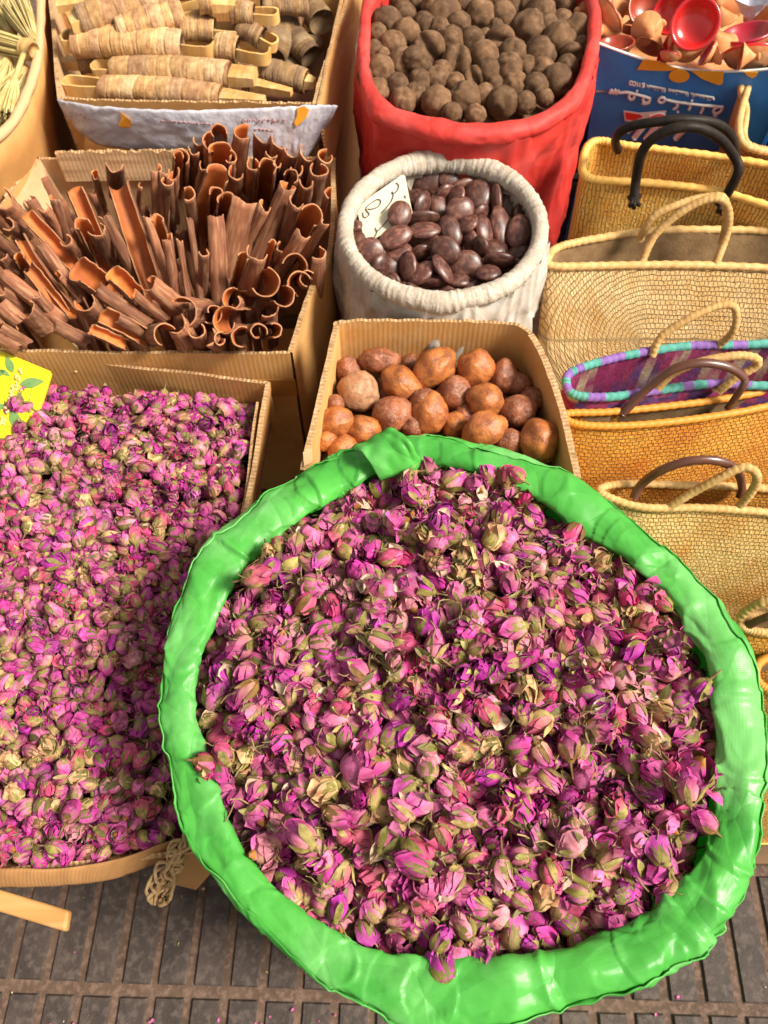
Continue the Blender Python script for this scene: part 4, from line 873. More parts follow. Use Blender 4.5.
def inpoly(x, y, poly):
    r = False; n = len(poly); j = n - 1
    for i in range(n):
        if (poly[i][1] > y) != (poly[j][1] > y) and x < (poly[j][0] - poly[i][0]) * (y - poly[i][1]) / (poly[j][1] - poly[i][1]) + poly[i][0]: r = not r
        j = i
    return r
def scatter(poly, n, rng):
    poly = np.array(poly); out = []; lo, hi = poly.min(axis=0), poly.max(axis=0)
    while len(out) < n:
        x, y = rng.uniform(lo, hi)
        if inpoly(x, y, poly): out.append((x, y))
    return out
def surface_bits(heap, pts, n, rng, lmin, lmax, kinds=None):
    out = []
    for k in range(n):
        x, y = pts[int(rng.integers(0, len(pts)))]; gi, gj = min(heap.nx - 1, max(0, int((x - heap.x0) / heap.res))), min(heap.ny - 1, max(0, int((y - heap.y0) / heap.res)))
        z = heap.H[gi, gj] - rng.uniform(.0015, .007); az = rng.uniform(0, 6.28); el = rng.normal(0, .4); axis = np.array([math.cos(az) * math.cos(el), math.sin(az) * math.cos(el), math.sin(el)])
        q = Vector(axis).to_track_quat('X', 'Z') @ Quaternion((1, 0, 0), rng.normal(0, .6)); out.append((int(rng.integers(0, len(BITS))) if kinds is None else int(rng.choice(kinds)), np.array([x, y, z]), q, rng.uniform(lmin, lmax)))
    return out

def in_big(x, y, marg): return math.hypot(x - gc[0], y - gc[1]) < float(gri(math.atan2(y - gc[1], x - gc[0]))) - marg
def big_target(x, y):
    r = math.hypot(x - gc[0], y - gc[1]) / float(gri(math.atan2(y - gc[1], x - gc[0]))); return .606 - .036 * min(1.1, r) ** 3.5 + .003 * nz(x * 12, y * 12)
hb = Heap(gc[0] - .25, gc[0] + .25, gc[1] - .25, gc[1] + .25, .0022, lambda x, y: big_target(x, y) - .034)
rngp = np.random.default_rng(21)
pts = []
while len(pts) < 5000:
    x, y = gc[0] + rngp.uniform(-.24, .24), gc[1] + rngp.uniform(-.24, .24)
    if in_big(x, y, -.003): pts.append((x, y))
buds = pile(hb, lambda x, y: big_target(x, y) - .004, pts, 2700, .0170, .0258, rngp, .25)
print('big sack buds', len(buds))
vis = np.bincount(hb.ID[hb.ID >= 0].ravel(), minlength=1 + max(b[0] for b in buds))
order = sorted(buds, key=lambda b: -vis[b[0]]); single = order[:294]; rest = [b for b in order[294:] if vis[b[0]] > 2]
print('rest', len(rest))
bits = surface_bits(hb, pts, 2300, rngp, .008, .020)
# filler under the visible buds so that no hole looks into an empty sack
n_ = 40; V = []; F = []
for i in range(n_):
    for j in range(16):
        th = 2 * math.pi * i / n_; r = float(gri(th)) * (j / 15) * .99; x, y = gc[0] + r * math.cos(th), gc[1] + r * math.sin(th); V.append((x, y, big_target(x, y) - .031))
ho = bake('rosebud_heap', rest, bits, np.array([gc[0], gc[1], .55]))
tag(ho, 'mass of smaller dried rosebuds and petals filling the big green lined sack', 'rosebuds', kind='stuff')
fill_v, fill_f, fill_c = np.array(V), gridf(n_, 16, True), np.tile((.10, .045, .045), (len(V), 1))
def add_fill(name, V, F, c):
    me = make_mesh(name, V, F, [M['sepal']], col=np.tile(c, (len(V), 1))); o = link(name, me, None); return o
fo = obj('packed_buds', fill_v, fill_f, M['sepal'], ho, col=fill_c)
GB = 'large dried rosebuds heaped in the green lined sack'
LBL = {'bud': 'magenta dried rosebud with green sepals on top of the green sack heap', 'green': 'dried rosebud wrapped in olive sepals on top of the green sack heap', 'open': 'dried rose with loose open petals on top of the green sack heap'}
def add_bud(b, label, group=GB, name='rosebud', scale=1.0):
    (_, pi_, pos, q, L_) = b; r = bpy.data.objects.new(name, None); COL.objects.link(r); r.location = pos; r.rotation_mode = 'QUATERNION'; r.rotation_quaternion = q; r.scale = (L_ * scale,) * 3; r.empty_display_size = .5
    tag(r, label, 'rosebud', group)
    for k in ('petals', 'sepals', 'stem'): c = bpy.data.objects.new(k, PROT[pi_]['me_' + k]); COL.objects.link(c); c.parent = r
    return r
CW = ['magenta', 'bright magenta', 'deep magenta', 'pink', 'pale pink', 'dark purple', 'crimson pink', 'cream and pink', 'purple', 'lilac pink', 'rosy pink']
def where(p):
    r = math.hypot(p[0] - gc[0], p[1] - gc[1]) / float(gri(math.atan2(p[1] - gc[1], p[0] - gc[0]))); a = math.degrees(math.atan2(p[1] - gc[1], p[0] - gc[0])) % 360
    d = ['right', 'back right', 'back', 'back left', 'left', 'front left', 'front', 'front right'][int((a + 22.5) // 45) % 8]
    return 'in the middle of the heap' if r < .33 else f'in the {d} part' if r < .72 else f'at the {d} edge'
BL = {}
for b in single:
    k_ = KINDS[b[1]]; w_ = {'bud': 'rosebud', 'green': 'rosebud wrapped in olive sepals', 'open': 'half open rose'}[k_]; sz = 'large ' if b[4] > .0225 else ''
    lab_ = f"{CW[PROT[b[1]]['ci']]} {w_} {where(b[2])}"; BL.setdefault(lab_, []).append(b)
for lab_, bs in BL.items():
    bs.sort(key=lambda b: -math.hypot(b[2][0] - gc[0], b[2][1] - gc[1]) / float(gri(math.atan2(b[2][1] - gc[1], b[2][0] - gc[0]))))
    for i_, b in enumerate(bs):
        lab_ = lab_.replace('bright ', '') if len(lab_.split()) > 12 and len(bs) > 2 else lab_; ex = '' if len(bs) == 1 else ', nearest the rim' if i_ == 0 else ', farthest from the rim' if i_ == len(bs) - 1 else ', %s nearest the rim' % ORD[i_]
        add_bud(b, lab_.replace('wrapped in olive sepals', 'in olive sepals').replace('in the middle of the heap', 'in the middle') + ex)
# a few that the photograph singles out
gb_i = [i for i, k in enumerate(KINDS) if k == 'bud']; op_i = [i for i, k in enumerate(KINDS) if k == 'open']
def special(px, py, z, pi_, az, el, L_, label):
    axis = np.array([math.cos(az) * math.cos(el), math.sin(az) * math.cos(el), math.sin(el)]); add_bud((0, pi_, P(px, py, z) - axis * L_ * .4, rot_from(axis, roll=1.0), L_), label)
special(705, 822, .606, gb_i[2], 2.4, .15, .022, 'lone pink rosebud lying out on the green plastic rim at the right')
special(692, 772, .598, op_i[1], 1.0, 1.1, .034, 'big crumpled magenta open rose at the right edge of the green sack heap')
special(262, 852, .592, op_i[3], 3.6, 1.0, .028, 'star shaped open pink rose at the lower left edge of the green sack heap')
special(358, 766, .618, op_i[4], 0.2, .5, .030, 'wide pink and yellow rosebud fanned open in the middle of the heap')
special(428, 470, .592, gb_i[5], 1.7, .6, .026, 'tallest magenta rosebud standing at the back under the green rim')

# rosebuds in the box
bx0, bx1, by0, by1 = RL[0] + .01, RR[0] - .008, FR[1] + .004, RR[1] - .006
def box_target(x, y):
    fy = (y - by0) / (by1 - by0); fx = (x - bx0) / (bx1 - bx0); h = .486 - .019 * max(0, fy) ** 1.6 + .006 * nz(x * 9, y * 9) - .016 * max(0, (fx - .80) / .2) ** 1.2 - .022 * max(0, fx - .55) / .45 * max(0, fy) - .010 * max(0, (.08 - fy) / .08)
    return h
rl_poly = [(RL[0] + .01, by1), (RR[0] - .016, by1), (FR[0] - .016, by0 + .006), (P(60, 868, ZL)[0], P(60, 868, ZL)[1] + .003), (P(-40, 868, ZL)[0], P(0, 868, ZL)[1] + .003), (P(-40, 868, ZL)[0], by1)]
rl_poly = [rl_poly[0]] + rl_poly[1:4] + [(P(-100, 868, ZL)[0], P(0, 868, ZL)[1] + .003)]
xmin = P(-30, 868, .47)[0] - .03
hl = Heap(bx0, bx1 + .01, by0 - .01, by1 + .01, .003, lambda x, y: box_target(x, y) - .024)
ptsl = [p for p in scatter(rl_poly, 9000, rngp) if p[0] > xmin - .10 * max(0, (p[1] - by0))]
PB = np.array([(2.2 if k == 'green' else 1.0) * (2.2 if p['pale'] > .3 else 1.0) for p, k in zip(PROT, KINDS)]); PB = PB / PB.sum()
budl = pile(hl, lambda x, y: box_target(x, y) - .004, ptsl, 5200, .0145, .0215, rngp, .25, pref=PB)
print('box buds', len(budl))
visl = np.bincount(hl.ID[hl.ID >= 0].ravel(), minlength=1 + max(b[0] for b in budl)); restl = [b for b in budl if visl[b[0]] > 1]; print('box rest', len(restl))
bitl = surface_bits(hl, ptsl, 1100, rngp, .006, .013)
hl_o = bake('rosebud_heap', restl, bitl, np.array([-.3, .3, .4])); tag(hl_o, 'heap of small dried rosebuds filling the large cardboard box', 'rosebuds', kind='stuff')
V = []
for i in range(30):
    for j in range(30):
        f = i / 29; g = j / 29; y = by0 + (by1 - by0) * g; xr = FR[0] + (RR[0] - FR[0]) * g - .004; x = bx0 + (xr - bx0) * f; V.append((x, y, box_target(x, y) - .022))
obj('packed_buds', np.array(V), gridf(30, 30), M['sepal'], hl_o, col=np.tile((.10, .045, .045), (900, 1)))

# ---------------------------------------------------------------- lumpy fruits: limes, nuts, seeds
def lump(seed, kind):
    nu, nv = 30, 18; V = []
    for i in range(nu):
        for j in range(nv):
            th = 2 * math.pi * i / nu; ph = math.pi * j / (nv - 1); d = np.array([math.sin(ph) * math.cos(th), math.sin(ph) * math.sin(th), math.cos(ph)])
            if kind == 'lime':
                rib = .035 * math.cos(th * (9 + int(seed) % 4)) * math.sin(ph) ** 2; dent = -.30 * max(0, nz(d[0] * 1.5 + seed, d[1] * 1.5, d[2] * 1.5) - .12); r = 1 + rib + dent + .05 * nz(d[0] * 3 + seed * 3, d[1] * 3, d[2] * 3) + .02 * nz(d[0] * 9, d[1] * 9, d[2] * 9 + seed)
                if j >= nv - 2: r += .06
            elif kind == 'crack':
                r = 1 + .04 * nz(d[0] * 3 + seed, d[1] * 3, d[2] * 3); r -= .55 * math.exp(-((th - math.pi) / .35) ** 2) * math.sin(ph) ** 1.5; r += .10 * math.exp(-((abs(th - math.pi) - .65) / .22) ** 2) * math.sin(ph)
            elif kind == 'nut':
                r = 1 + .17 * nz(d[0] * 1.3 + seed * 2, d[1] * 1.3, d[2] * 1.3) - .10 * abs(nz(d[0] * 1.7 + seed, d[1] * 1.7 + 4, d[2] * 1.7)) + .035 * nz(d[0] * 5 + seed, d[1] * 5, d[2] * 5)
            elif kind == 'rough':
                r = 1 + .12 * nz(d[0] * 1.5 + seed * 2, d[1] * 1.5, d[2] * 1.5) + .05 * (1 - abs(2 * nz(d[0] * 4 + seed, d[1] * 4, d[2] * 4))) ** 2 + .02 * nz(d[0] * 12, d[1] * 12, d[2] * 12)
                r += .22 * max(0, 1 - math.hypot(d[0] - .3, d[1]) / .25) * (1 if d[2] < 0 else 0)
            else:   # flat seed
                e = 1 + .03 * nz(d[0] * 2 + seed, d[1] * 2, d[2] * 2) + .012 * nz(d[0] * 7 + seed, d[1] * 7, d[2] * 7); r = e * (1 + .05 * (1 - abs(d[2])) ** 6)
            V.append(d * r)
    return np.array(V), gridf(nu, nv, True)
LM = {k: [] for k in ('lime', 'crack', 'nut', 'rough', 'seed')}
MATK = {'lime': 'lime', 'crack': 'lime', 'nut': 'nut_o', 'rough': 'nut_b', 'seed': 'seed'}
for k in LM:
    for s_ in range(6 if k != 'crack' else 2): v, f = lump(s_ * 1.37 + 1, k); LM[k].append((v, f))
MESH = {}
def lump_mesh(kind, i, m_, name):
    key = (kind, i, m_, name)
    if key not in MESH: MESH[key] = make_mesh(name, LM[kind][i][0], LM[kind][i][1], [M[m_]])
    return MESH[key]
def put_lump(name, kind, i, m_, pos, q, s): o = link(name, lump_mesh(kind, i, m_, name)); o.location = pos; o.rotation_mode = 'QUATERNION'; o.rotation_quaternion = q; o.scale = s; return o

# dried limes in the red sack
rl = random.Random(4)
LIMES = [(138,72,38),(190,45,30),(195,100,34),(247,72,28),(300,38,45),(365,18,30),(415,45,36),(350,75,30),(325,118,32),(262,145,40),(390,122,32),(430,105,18),(475,120,33),(480,45,30),(515,25,30),(555,20,25),(593,35,33),(558,90,43),(497,75,25),(155,135,33),(100,152,25),(120,210,36),(185,192,40),(218,175,28),(345,180,36),(425,165,35),(510,160,34),(590,160,38),(645,120,42),(700,95,38),(655,62,25),(685,165,28),(395,230,28),(440,212,30),(498,200,33),(550,200,27),(598,208,30),(640,240,38),(670,200,28),(285,240,34),(235,240,28),(170,258,32),(112,268,30),(185,300,32),(222,280,28),(285,302,37),(340,250,26),(368,292,40),(425,282,28),(455,250,24),(515,252,33),(575,258,32),(480,305,38),(545,305,28),(605,290,22),(330,335,26),(400,340,26),(75,225,22),(300,210,24),(250,205,22),(125,165,20),(270,15,24),(610,80,28),(460,85,22),(295,85,25),
         (230,5,30),(180,10,28),(340,-20,32),(400,-18,32),(460,-5,30),(530,-15,30),(600,-10,30),(660,10,28),(110,100,24),(715,135,22)]
CR = {(475,120,33): 0, (262,145,40): 1, (345,180,36): 1, (395,230,28): 0, (390,122,32): 1, (685,165,28): 0}
hr = Heap(rc[0] - .18, rc[0] + .18, rc[1] - .18, rc[1] + .18, .004, lambda x, y: .554)
K_ = 2.954; zs = .597; items = []
fillers = [(rl.uniform(-.12, .12), rl.uniform(-.12, .12)) for _ in range(40)]
for k, (dx, dy) in enumerate(fillers):
    if math.hypot(dx, dy) > .125: continue
    r = .0155; hr.drop(1000 + k, rc[0] + dx, rc[1] + dy, r, r, r, 0, sink=.9)
GL = 'brown dried limes in the red sack'
for k, (cx, cy, r) in enumerate(LIMES):
    px, py = 340 + cx / K_, cy / K_; p = P(px, py, zs); dist = np.linalg.norm(p - CAM); R = r / K_ / FPX * dist * 1.14
    z = hr.drop(k, p[0], p[1], R, R, R * .9, 0, q=50, sink=.3); z = min(max(z, .575), .618) if z is not None else .58
    kind = 'crack' if (cx, cy, r) in CR else 'lime'
    pos = P(px, py, z)
    if kind == 'crack': q = rot_from((rl.uniform(-.4, .4), .3, .9)); view = unit(CAM - pos); lx = Vector((-view[0], -view[1], -view[2])); q = lx.to_track_quat('X', 'Z') @ Quaternion((1, 0, 0), rl.uniform(0, 3))
    else: q = Quaternion((rl.gauss(0, 1), rl.gauss(0, 1), rl.gauss(0, 1), rl.gauss(0, 1))).normalized()
    o = put_lump('dried_lime', kind, CR.get((cx, cy, r), k % 6), 'lime', pos, q, (R, R, R * rl.uniform(.9, 1.02)))
    tag(o, 'x', 'dried lime', GL); items.append((px, py, o, 'split brown dried lime' if kind == 'crack' else 'brown dried lime'))
rowlabels(items, 6)
def disc(name, c, rf, z, m_, parent, col=(.05, .03, .02)):
    V = [];
    for i in range(48):
        th = 2 * math.pi * i / 48
        for j in range(8): r = float(rf(th)) * j / 7 * 1.0; V.append((c[0] + r * math.cos(th), c[1] + r * math.sin(th), z + .002 * nz(i, j)))
    return obj(name, V, gridf(48, 8, True), M[m_], parent)
disc('packed_limes', rc, rri, .556, 'lime', rs)

# dark flat seeds in the white sack
SEEDS = [(372,165,38,32,10),(425,150,30,27,60),(318,160,28,20,30),(455,183,40,20,20),(497,200,36,30,90),(500,130,32,20,10),(515,150,30,22,-40),(545,210,40,14,95),(568,170,28,20,-20),(590,220,36,30,60),(350,225,32,18,65),(397,230,34,22,100),(345,262,45,18,5),(450,240,34,30,30),(505,250,25,18,40),(425,295,38,25,110),(355,292,38,18,5),(352,320,42,16,5),(515,293,36,19,100),(470,275,26,18,50),(475,322,32,20,110),(560,285,50,22,100),(605,295,40,26,80),(348,352,28,18,10),(285,352,34,22,25),(212,352,37,34,15),(258,395,36,28,20),(312,388,36,20,95),(412,345,36,30,150),(540,338,32,18,-5),(350,405,36,20,45),(404,395,38,16,120),(467,388,38,36,0),(555,372,36,18,-5),(525,405,30,18,5),(385,430,36,14,5),(180,315,20,18,0),(172,282,18,14,40),(600,350,26,18,40),(505,335,25,18,120),(440,205,28,18,80),(330,205,22,18,40),(410,195,24,18,30),(365,135,30,18,20),(455,130,30,18,-10),(600,180,26,18,60),(240,385,28,20,60),(445,425,32,16,0),(610,250,24,16,80),(290,195,24,18,20)]
top_seeds = [(290,250,32,27,70),(280,310,40,24,25)]
items = []; GS = 'flat dark seeds in the white sack'; K_ = 2.648
def put_seed(cx, cy, a, b, ang, z, up=0.0, lab=None):
    px, py = 290 + cx / K_, 120 + cy / K_; p = P(px, py, z); sc = np.linalg.norm(p - CAM) / FPX / K_; a, b = a * sc * 1.08, b * sc * 1.08
    # the long axis and the camera-facing axis in world space
    view = unit(CAM - p); r = math.radians(ang); ax = unit(RGT * math.cos(r) + UPV * math.sin(r)); 
    full = .0135; thin = .0068
    # b is the apparent half-width: tilt about the long axis so that it appears so wide
    s = min(1, max(.0, (b - thin) / (full - thin))); tilt = math.acos(s ** .5 if s > 0 else 0) * (1 if rl.random() < .6 else -1)
    y = np.cross(view, ax); n = unit(view * math.cos(tilt) + y * math.sin(tilt)); w = unit(np.cross(n, ax)); n = np.cross(ax, w)
    q = Matrix((ax, w, n)).transposed().to_quaternion()
    o = put_lump('dark_seed', 'seed', rl.randrange(6), 'seed', p, q, (a, max(full, b), thin)); tag(o, 'x', 'seed', GS); return px, py, o
for k, s_ in enumerate(SEEDS):
    px, py, o = put_seed(*s_, .530 + .008 * math.sin(k * 2.1) + .006 * (1 - math.hypot(s_[0] - 400, s_[1] - 280) / 200)); items.append((px, py, o, 'flat dark seed in the white sack'))
rowlabels(items, 5)
_, _, o = put_seed(*top_seeds[0], .552); o['label'] = 'round dark seed lying on the right edge of the handwritten card'
_, _, o = put_seed(*top_seeds[1], .548); o['label'] = 'long shiny dark seed lying over the bottom of the handwritten card'
rf = rngp
V, F, C = [], [], []
parts = []
for k in range(190):
    a = rf.uniform(0, 6.28); r = float(wri(a)) * math.sqrt(rf.uniform(0, 1)) * .98; q = Quaternion(tuple(rf.normal(size=4))).normalized(); R = np.array(q.to_matrix()) @ np.diag([.015, .0125, .0068]); parts.append((LM['seed'][k % 6][0] @ R.T + np.array([wc[0] + r * math.cos(a), wc[1] + r * math.sin(a), .508 + rf.uniform(0, .010)]), LM['seed'][k % 6][1]))
V, F = merge(parts); o = obj('seed_layer', V, F, M['seed']); tag(o, 'lower layer of flat dark seeds filling the white sack', 'seeds', kind='stuff')
disc('packed_seeds', wc, wri, .505, 'seed', ws)
# handwritten card
cp = [P(357, 206, .545), P(404, 174.6, .562), P(412, 212, .548)]; cn = unit(np.cross(cp[1] - cp[0], cp[2] - cp[0])); cn = cn if np.dot(cn, CAM - cp[0]) > 0 else -cn
def cpt(x, y, off=0.0): return on_plane(340 + x / 7.68, 160 + y / 7.68, cp[0], cn, off)
V, F = slab([cpt(*q) for q in ((128, 372), (134, 352), (160, 336), (470, 118), (488, 112), (500, 122), (555, 400), (548, 420), (215, 640), (196, 636), (190, 620))], cn, .0012)
card = obj('price_card', V, F, M['paper'], smooth=False); tag(card, 'small cream card with black Arabic handwriting stuck in the dark seeds', 'price card')
for s_ in ([(178, 400), (178, 425), (192, 442), (215, 430), (225, 412), (200, 380), (215, 350), (258, 318), (290, 302), (312, 310), (310, 335), (285, 362), (245, 376), (212, 376)], [(430, 175), (450, 190), (450, 215), (430, 245), (405, 255), (400, 250)], [(400, 240), (410, 270), (395, 315), (360, 360), (318, 405)],
           [(497, 270), (506, 292)], [(245, 615), (275, 575), (290, 540)], [(272, 520), (284, 545), (310, 525), (345, 485), (378, 440), (368, 430)]):
    V, F = tube(catmull([cpt(x, y, .0012) for x, y in s_], len(s_) * 5), .0006, 6); obj('handwriting', V, F, M['ink'], card)

# reddish nuts in the small box
NUTS = [(133,108,34,32,0,'b','smooth brown nut'),(218,85,52,34,-5,'b','long flattened brown nut'),(160,170,50,50,0,'p','pale scabby nut'),(368,105,60,48,35,'o','large high orange nut'),(278,150,56,44,-40,'o','bean shaped orange nut'),(485,105,46,45,0,'o','round orange nut'),(425,178,48,46,0,'b','wrinkled brown nut'),(255,232,52,46,10,'r','rough pitted orange brown nut'),(507,193,46,44,0,'o','puckered orange nut'),(98,252,44,42,0,'o','smooth reddish nut'),(173,275,45,40,0,'o','bright orange nut'),(357,230,46,54,0,'o','tall orange brown nut'),(505,275,58,46,30,'o','big oblong orange nut'),(598,225,46,44,0,'b','purplish brown nut'),(423,262,32,36,0,'o','small orange nut'),(575,305,34,32,0,'r','small rough dark nut'),(658,305,50,60,0,'o','large shaded orange brown nut'),(75,305,30,28,0,'o','small smooth reddish nut'),(559,130,38,45,0,'b','dark purple brown nut'),(342,195,36,34,0,'b','half hidden brown nut'),(95,202,24,24,0,'b','little dark nut'),(600,150,30,30,0,'r','little shaded rough nut'),(640,190,34,32,0,'b','dark shaded nut'),
        (120,330,40,38,0,'o','hidden nut'),(230,330,42,38,0,'b','hidden nut'),(340,325,42,38,0,'o','hidden nut'),(440,340,42,38,0,'o','hidden nut'),(540,360,42,38,0,'b','hidden nut'),(455,120,24,24,0,'b','little dark nut'),(300,95,28,26,0,'b','little shaded nut'),(235,170,26,28,0,'b','little shaded nut'),(455,235,30,30,0,'b','shaded brown nut'),(555,245,28,28,0,'b','shaded brown nut'),(205,205,24,24,0,'b','little shaded nut'),(310,265,30,30,0,'b','shaded brown nut')]
K_ = 2.743; items = []; GN = 'reddish round nuts in the small cardboard box'
for k, (cx, cy, a, b, ang, t, lab) in enumerate(NUTS):
    hid = k >= 28; z = .498 + .008 * math.sin(k * 1.7) + .00007 * (a - 40) - (.014 if hid else 0) + (.012 if k == 3 else 0); px, py = 300 + cx / K_, 330 + cy / K_
    if lab == 'hidden nut': z = .49
    p = P(px, py, z); sc = np.linalg.norm(p - CAM) / FPX / K_ * 1.10; r = math.radians(ang); view = unit(CAM - p); ax = unit(RGT * math.cos(r) + UPV * math.sin(r)); w = unit(np.cross(view, ax)); n = np.cross(ax, w)
    q = Matrix((ax, w, n)).transposed().to_quaternion()
    o = put_lump('reddish_nut', 'rough' if t in 'pr' else 'nut', k % 6, {'o': 'nut_o', 'b': 'nut_b', 'p': 'nut_p', 'r': 'nut_b'}[t], p, q, (a * sc, b * sc, (a + b) / 2 * sc * .92)); tag(o, 'x', 'nut', GN)
    items.append((px, py, o, {'hidden nut': 'nut beside the green rim'}.get(lab, lab)))
rowlabels(items, 5)
V = [];
for i in range(24):
    for j in range(24): ya = .44 + (nrim[90][1] - .008 - .44) * j / 23; g_ = (ya - P(303, 470, ZN)[1]) / (P(335, 332, ZN)[1] - P(303, 470, ZN)[1]); g_ = max(0, g_); xl = P(303, 470, ZN)[0] * (1 - g_) + P(335, 332, ZN)[0] * g_ + .005; xr = P(577, 478, ZN)[0] * (1 - g_) + P(536, 342, ZN)[0] * g_ - .005; p = np.array([xl + (xr - xl) * i / 23, ya, .478]); V.append(p + np.array([0, 0, .003 * nz(i, j)]))
V = np.array(V); obj('packed_nuts', V, gridf(24, 24), M['lime'], nb)
# ================================================================ CINNAMON QUILLS
def quill(tip, base, w, openness, roll, seed, facing, thick=.0015, scroll=0.0):
    """curled strip of bark from base to tip; facing = direction the open side looks to"""
    ax = unit(tip - base); L_ = np.linalg.norm(tip - base); f = np.asarray(facing, float); f = unit(f - ax * np.dot(f, ax)); g = np.cross(ax, f)
    f, g = f * math.cos(roll) + g * math.sin(roll), g * math.cos(roll) - f * math.sin(roll)
    nu, nv = 26, 16; span = 2 * math.pi - openness; R = w / 2 if span > math.pi else w / 2 / max(.3, math.sin(span / 2)); V = []
    bend = (nz(seed * 3.1, 1) * .05 * L_, nz(seed * 2.7, 5) * .05 * L_)
    for side in (0, 1):
        for i in range(nu):
            u = i / (nu - 1); a = openness / 2 + span * u
            for j in range(nv):
                v = j / (nv - 1); rr_ = R * (1 + .10 * nz(seed, v * 2.5, u * 2) - .08 * (v - .5)) * (1 - scroll * u * .55) * (1 - .12 * math.sin(u * math.pi) * 0)
                rr_ += .0012 * nz(seed + u * 5, v * 9) + (0 if side == 0 else -thick * (1 + .3 * nz(u * 4, seed)))
                zz = v * L_ 
                if j == nv - 1: zz += .006 * nz(u * 2.5 + seed * 2, seed) + .001 * nz(u * 17, seed * 3)
                if j == 0: zz += .008 * nz(u * 5 + seed, seed)
                aa = a + .10 * nz(v * 3, seed * 1.3) * (1 if i in (0, nu - 1) else .5)
                c = base + ax * zz + f * bend[0] * math.sin(v * 3) + g * bend[1] * math.sin(v * 3)
                V.append(c + f * rr_ * math.cos(aa) + g * rr_ * math.sin(aa) - f * (R * .0))
    F = list(gridf(nu, nv)) + list(gridf(nu, nv, base=nu * nv)[:, ::-1]); fm = [0] * ((nu - 1) * (nv - 1)) + [1] * ((nu - 1) * (nv - 1)); N0 = nu * nv
    def st(idx):
        for q in range(len(idx) - 1): F.append((idx[q], idx[q + 1], idx[q + 1] + N0, idx[q] + N0)); fm.append(2)
    st([i * nv for i in range(nu)]); st([i * nv + nv - 1 for i in range(nu)]); st(list(range(nv))); st([(nu - 1) * nv + j for j in range(nv)])
    quill.uv = [(((k % (nu * nv)) // nv) / nu * w * span / 2 + seed, (k % nv) / nv * L_ + seed) for k in range(len(V))]
    return V, np.array(F), fm
def A(x, y): return (x / 4.267, 130 + y / 4.267)
def B(x, y): return (160 + x / 4.096, 120 + y / 4.096)
CA = [(505,235,640,650,90,'o'),(310,250,440,600,72,'o'),(235,290,300,470,45,''),(445,360,580,610,50,''),(410,190,440,300,36,''),(490,140,500,240,70,''),(655,160,660,400,64,''),(700,170,700,420,46,''),(600,240,585,400,22,''),(630,370,740,710,42,''),(670,380,720,560,50,'o'),(720,460,750,720,40,''),(740,200,720,430,46,''),(760,110,755,250,42,'o'),(115,360,330,590,62,'o'),(185,330,270,460,46,''),(90,460,320,790,52,'o'),(180,490,345,720,52,''),(120,590,270,780,62,'o'),(280,470,340,560,50,''),(0,290,85,400,90,''),(0,530,80,620,52,''),(20,620,270,820,62,''),(0,680,110,760,64,''),(110,760,190,840,84,''),(0,740,200,910,70,''),(0,840,110,910,52,''),(30,400,110,450,52,''),(80,540,120,610,42,'o'),(340,600,480,700,112,'o'),(420,680,640,830,62,''),(480,610,590,720,82,'o'),(570,690,720,810,62,''),(640,650,768,760,82,''),(360,730,430,800,92,''),(440,790,640,900,82,'o'),(390,850,540,920,52,'o'),(230,830,370,900,62,''),(500,800,620,870,52,''),(350,400,430,560,62,'o'),(410,420,470,560,72,''),
      (-60,420,60,520,60,''),(-60,560,20,640,70,''),(-50,650,60,760,60,''),(-60,760,60,880,60,''),(-60,330,40,430,50,''),(150,700,240,800,50,''),(240,620,330,720,44,''),(-40,860,80,930,60,'')]
CB = [(85,150,90,270,60,'o'),(140,120,135,250,46,''),(185,180,160,320,42,''),(215,90,210,180,72,''),(240,50,245,110,62,'o'),(245,130,240,300,92,'o'),(235,220,170,420,92,'o'),(110,300,125,460,62,''),(50,210,50,350,60,''),(345,50,340,260,82,''),(435,40,430,180,82,'f'),(510,70,470,200,82,'f'),(385,180,380,300,56,'c'),(440,190,430,310,72,'o'),(310,215,290,310,60,''),(480,180,470,240,32,''),(545,110,500,220,62,'f'),(610,130,570,260,72,''),(680,150,640,300,72,'c'),(655,200,620,380,82,'c'),(225,390,240,700,76,''),(228,300,224,420,58,'o'),(270,330,265,440,72,'o'),(350,300,290,560,135,'f'),(430,350,310,570,52,''),(525,270,400,550,78,'c'),(535,230,520,280,60,'o'),(560,330,500,500,62,''),(620,390,560,500,92,'o'),(590,460,460,670,64,''),(680,420,590,580,36,''),(640,540,630,700,84,''),(80,490,120,760,25,''),(120,400,165,740,28,''),(180,540,180,700,42,''),(30,480,70,720,46,''),(340,560,310,690,46,'o'),(400,540,360,700,84,''),(460,500,430,630,32,'o'),(500,520,470,600,46,''),
      (90,790,130,900,112,'e'),(215,790,240,850,80,'s'),(270,830,330,880,120,'s'),(430,660,450,790,105,'e'),(570,670,540,790,86,'e'),(510,720,520,800,80,'e'),(335,890,345,930,74,'e'),(400,870,400,920,74,'s'),(470,860,455,915,54,'e'),(550,600,560,660,90,'e'),(605,650,600,700,60,'e'),(300,740,330,790,90,'s'),(60,830,110,900,100,''),(180,880,230,920,80,'f'),(20,880,40,930,80,'e'),(250,900,270,930,60,'s'),(150,860,170,920,70,''),(440,760,440,820,80,'f'),(600,250,580,380,60,''),(30,250,40,400,50,''),(290,150,290,260,50,''),(460,130,440,240,50,''),(160,80,165,180,46,''),(700,300,660,440,50,''),(560,200,540,320,50,'')]
items = []; GQ = 'cinnamon bark quills standing in the torn cardboard box'; rq = random.Random(9)
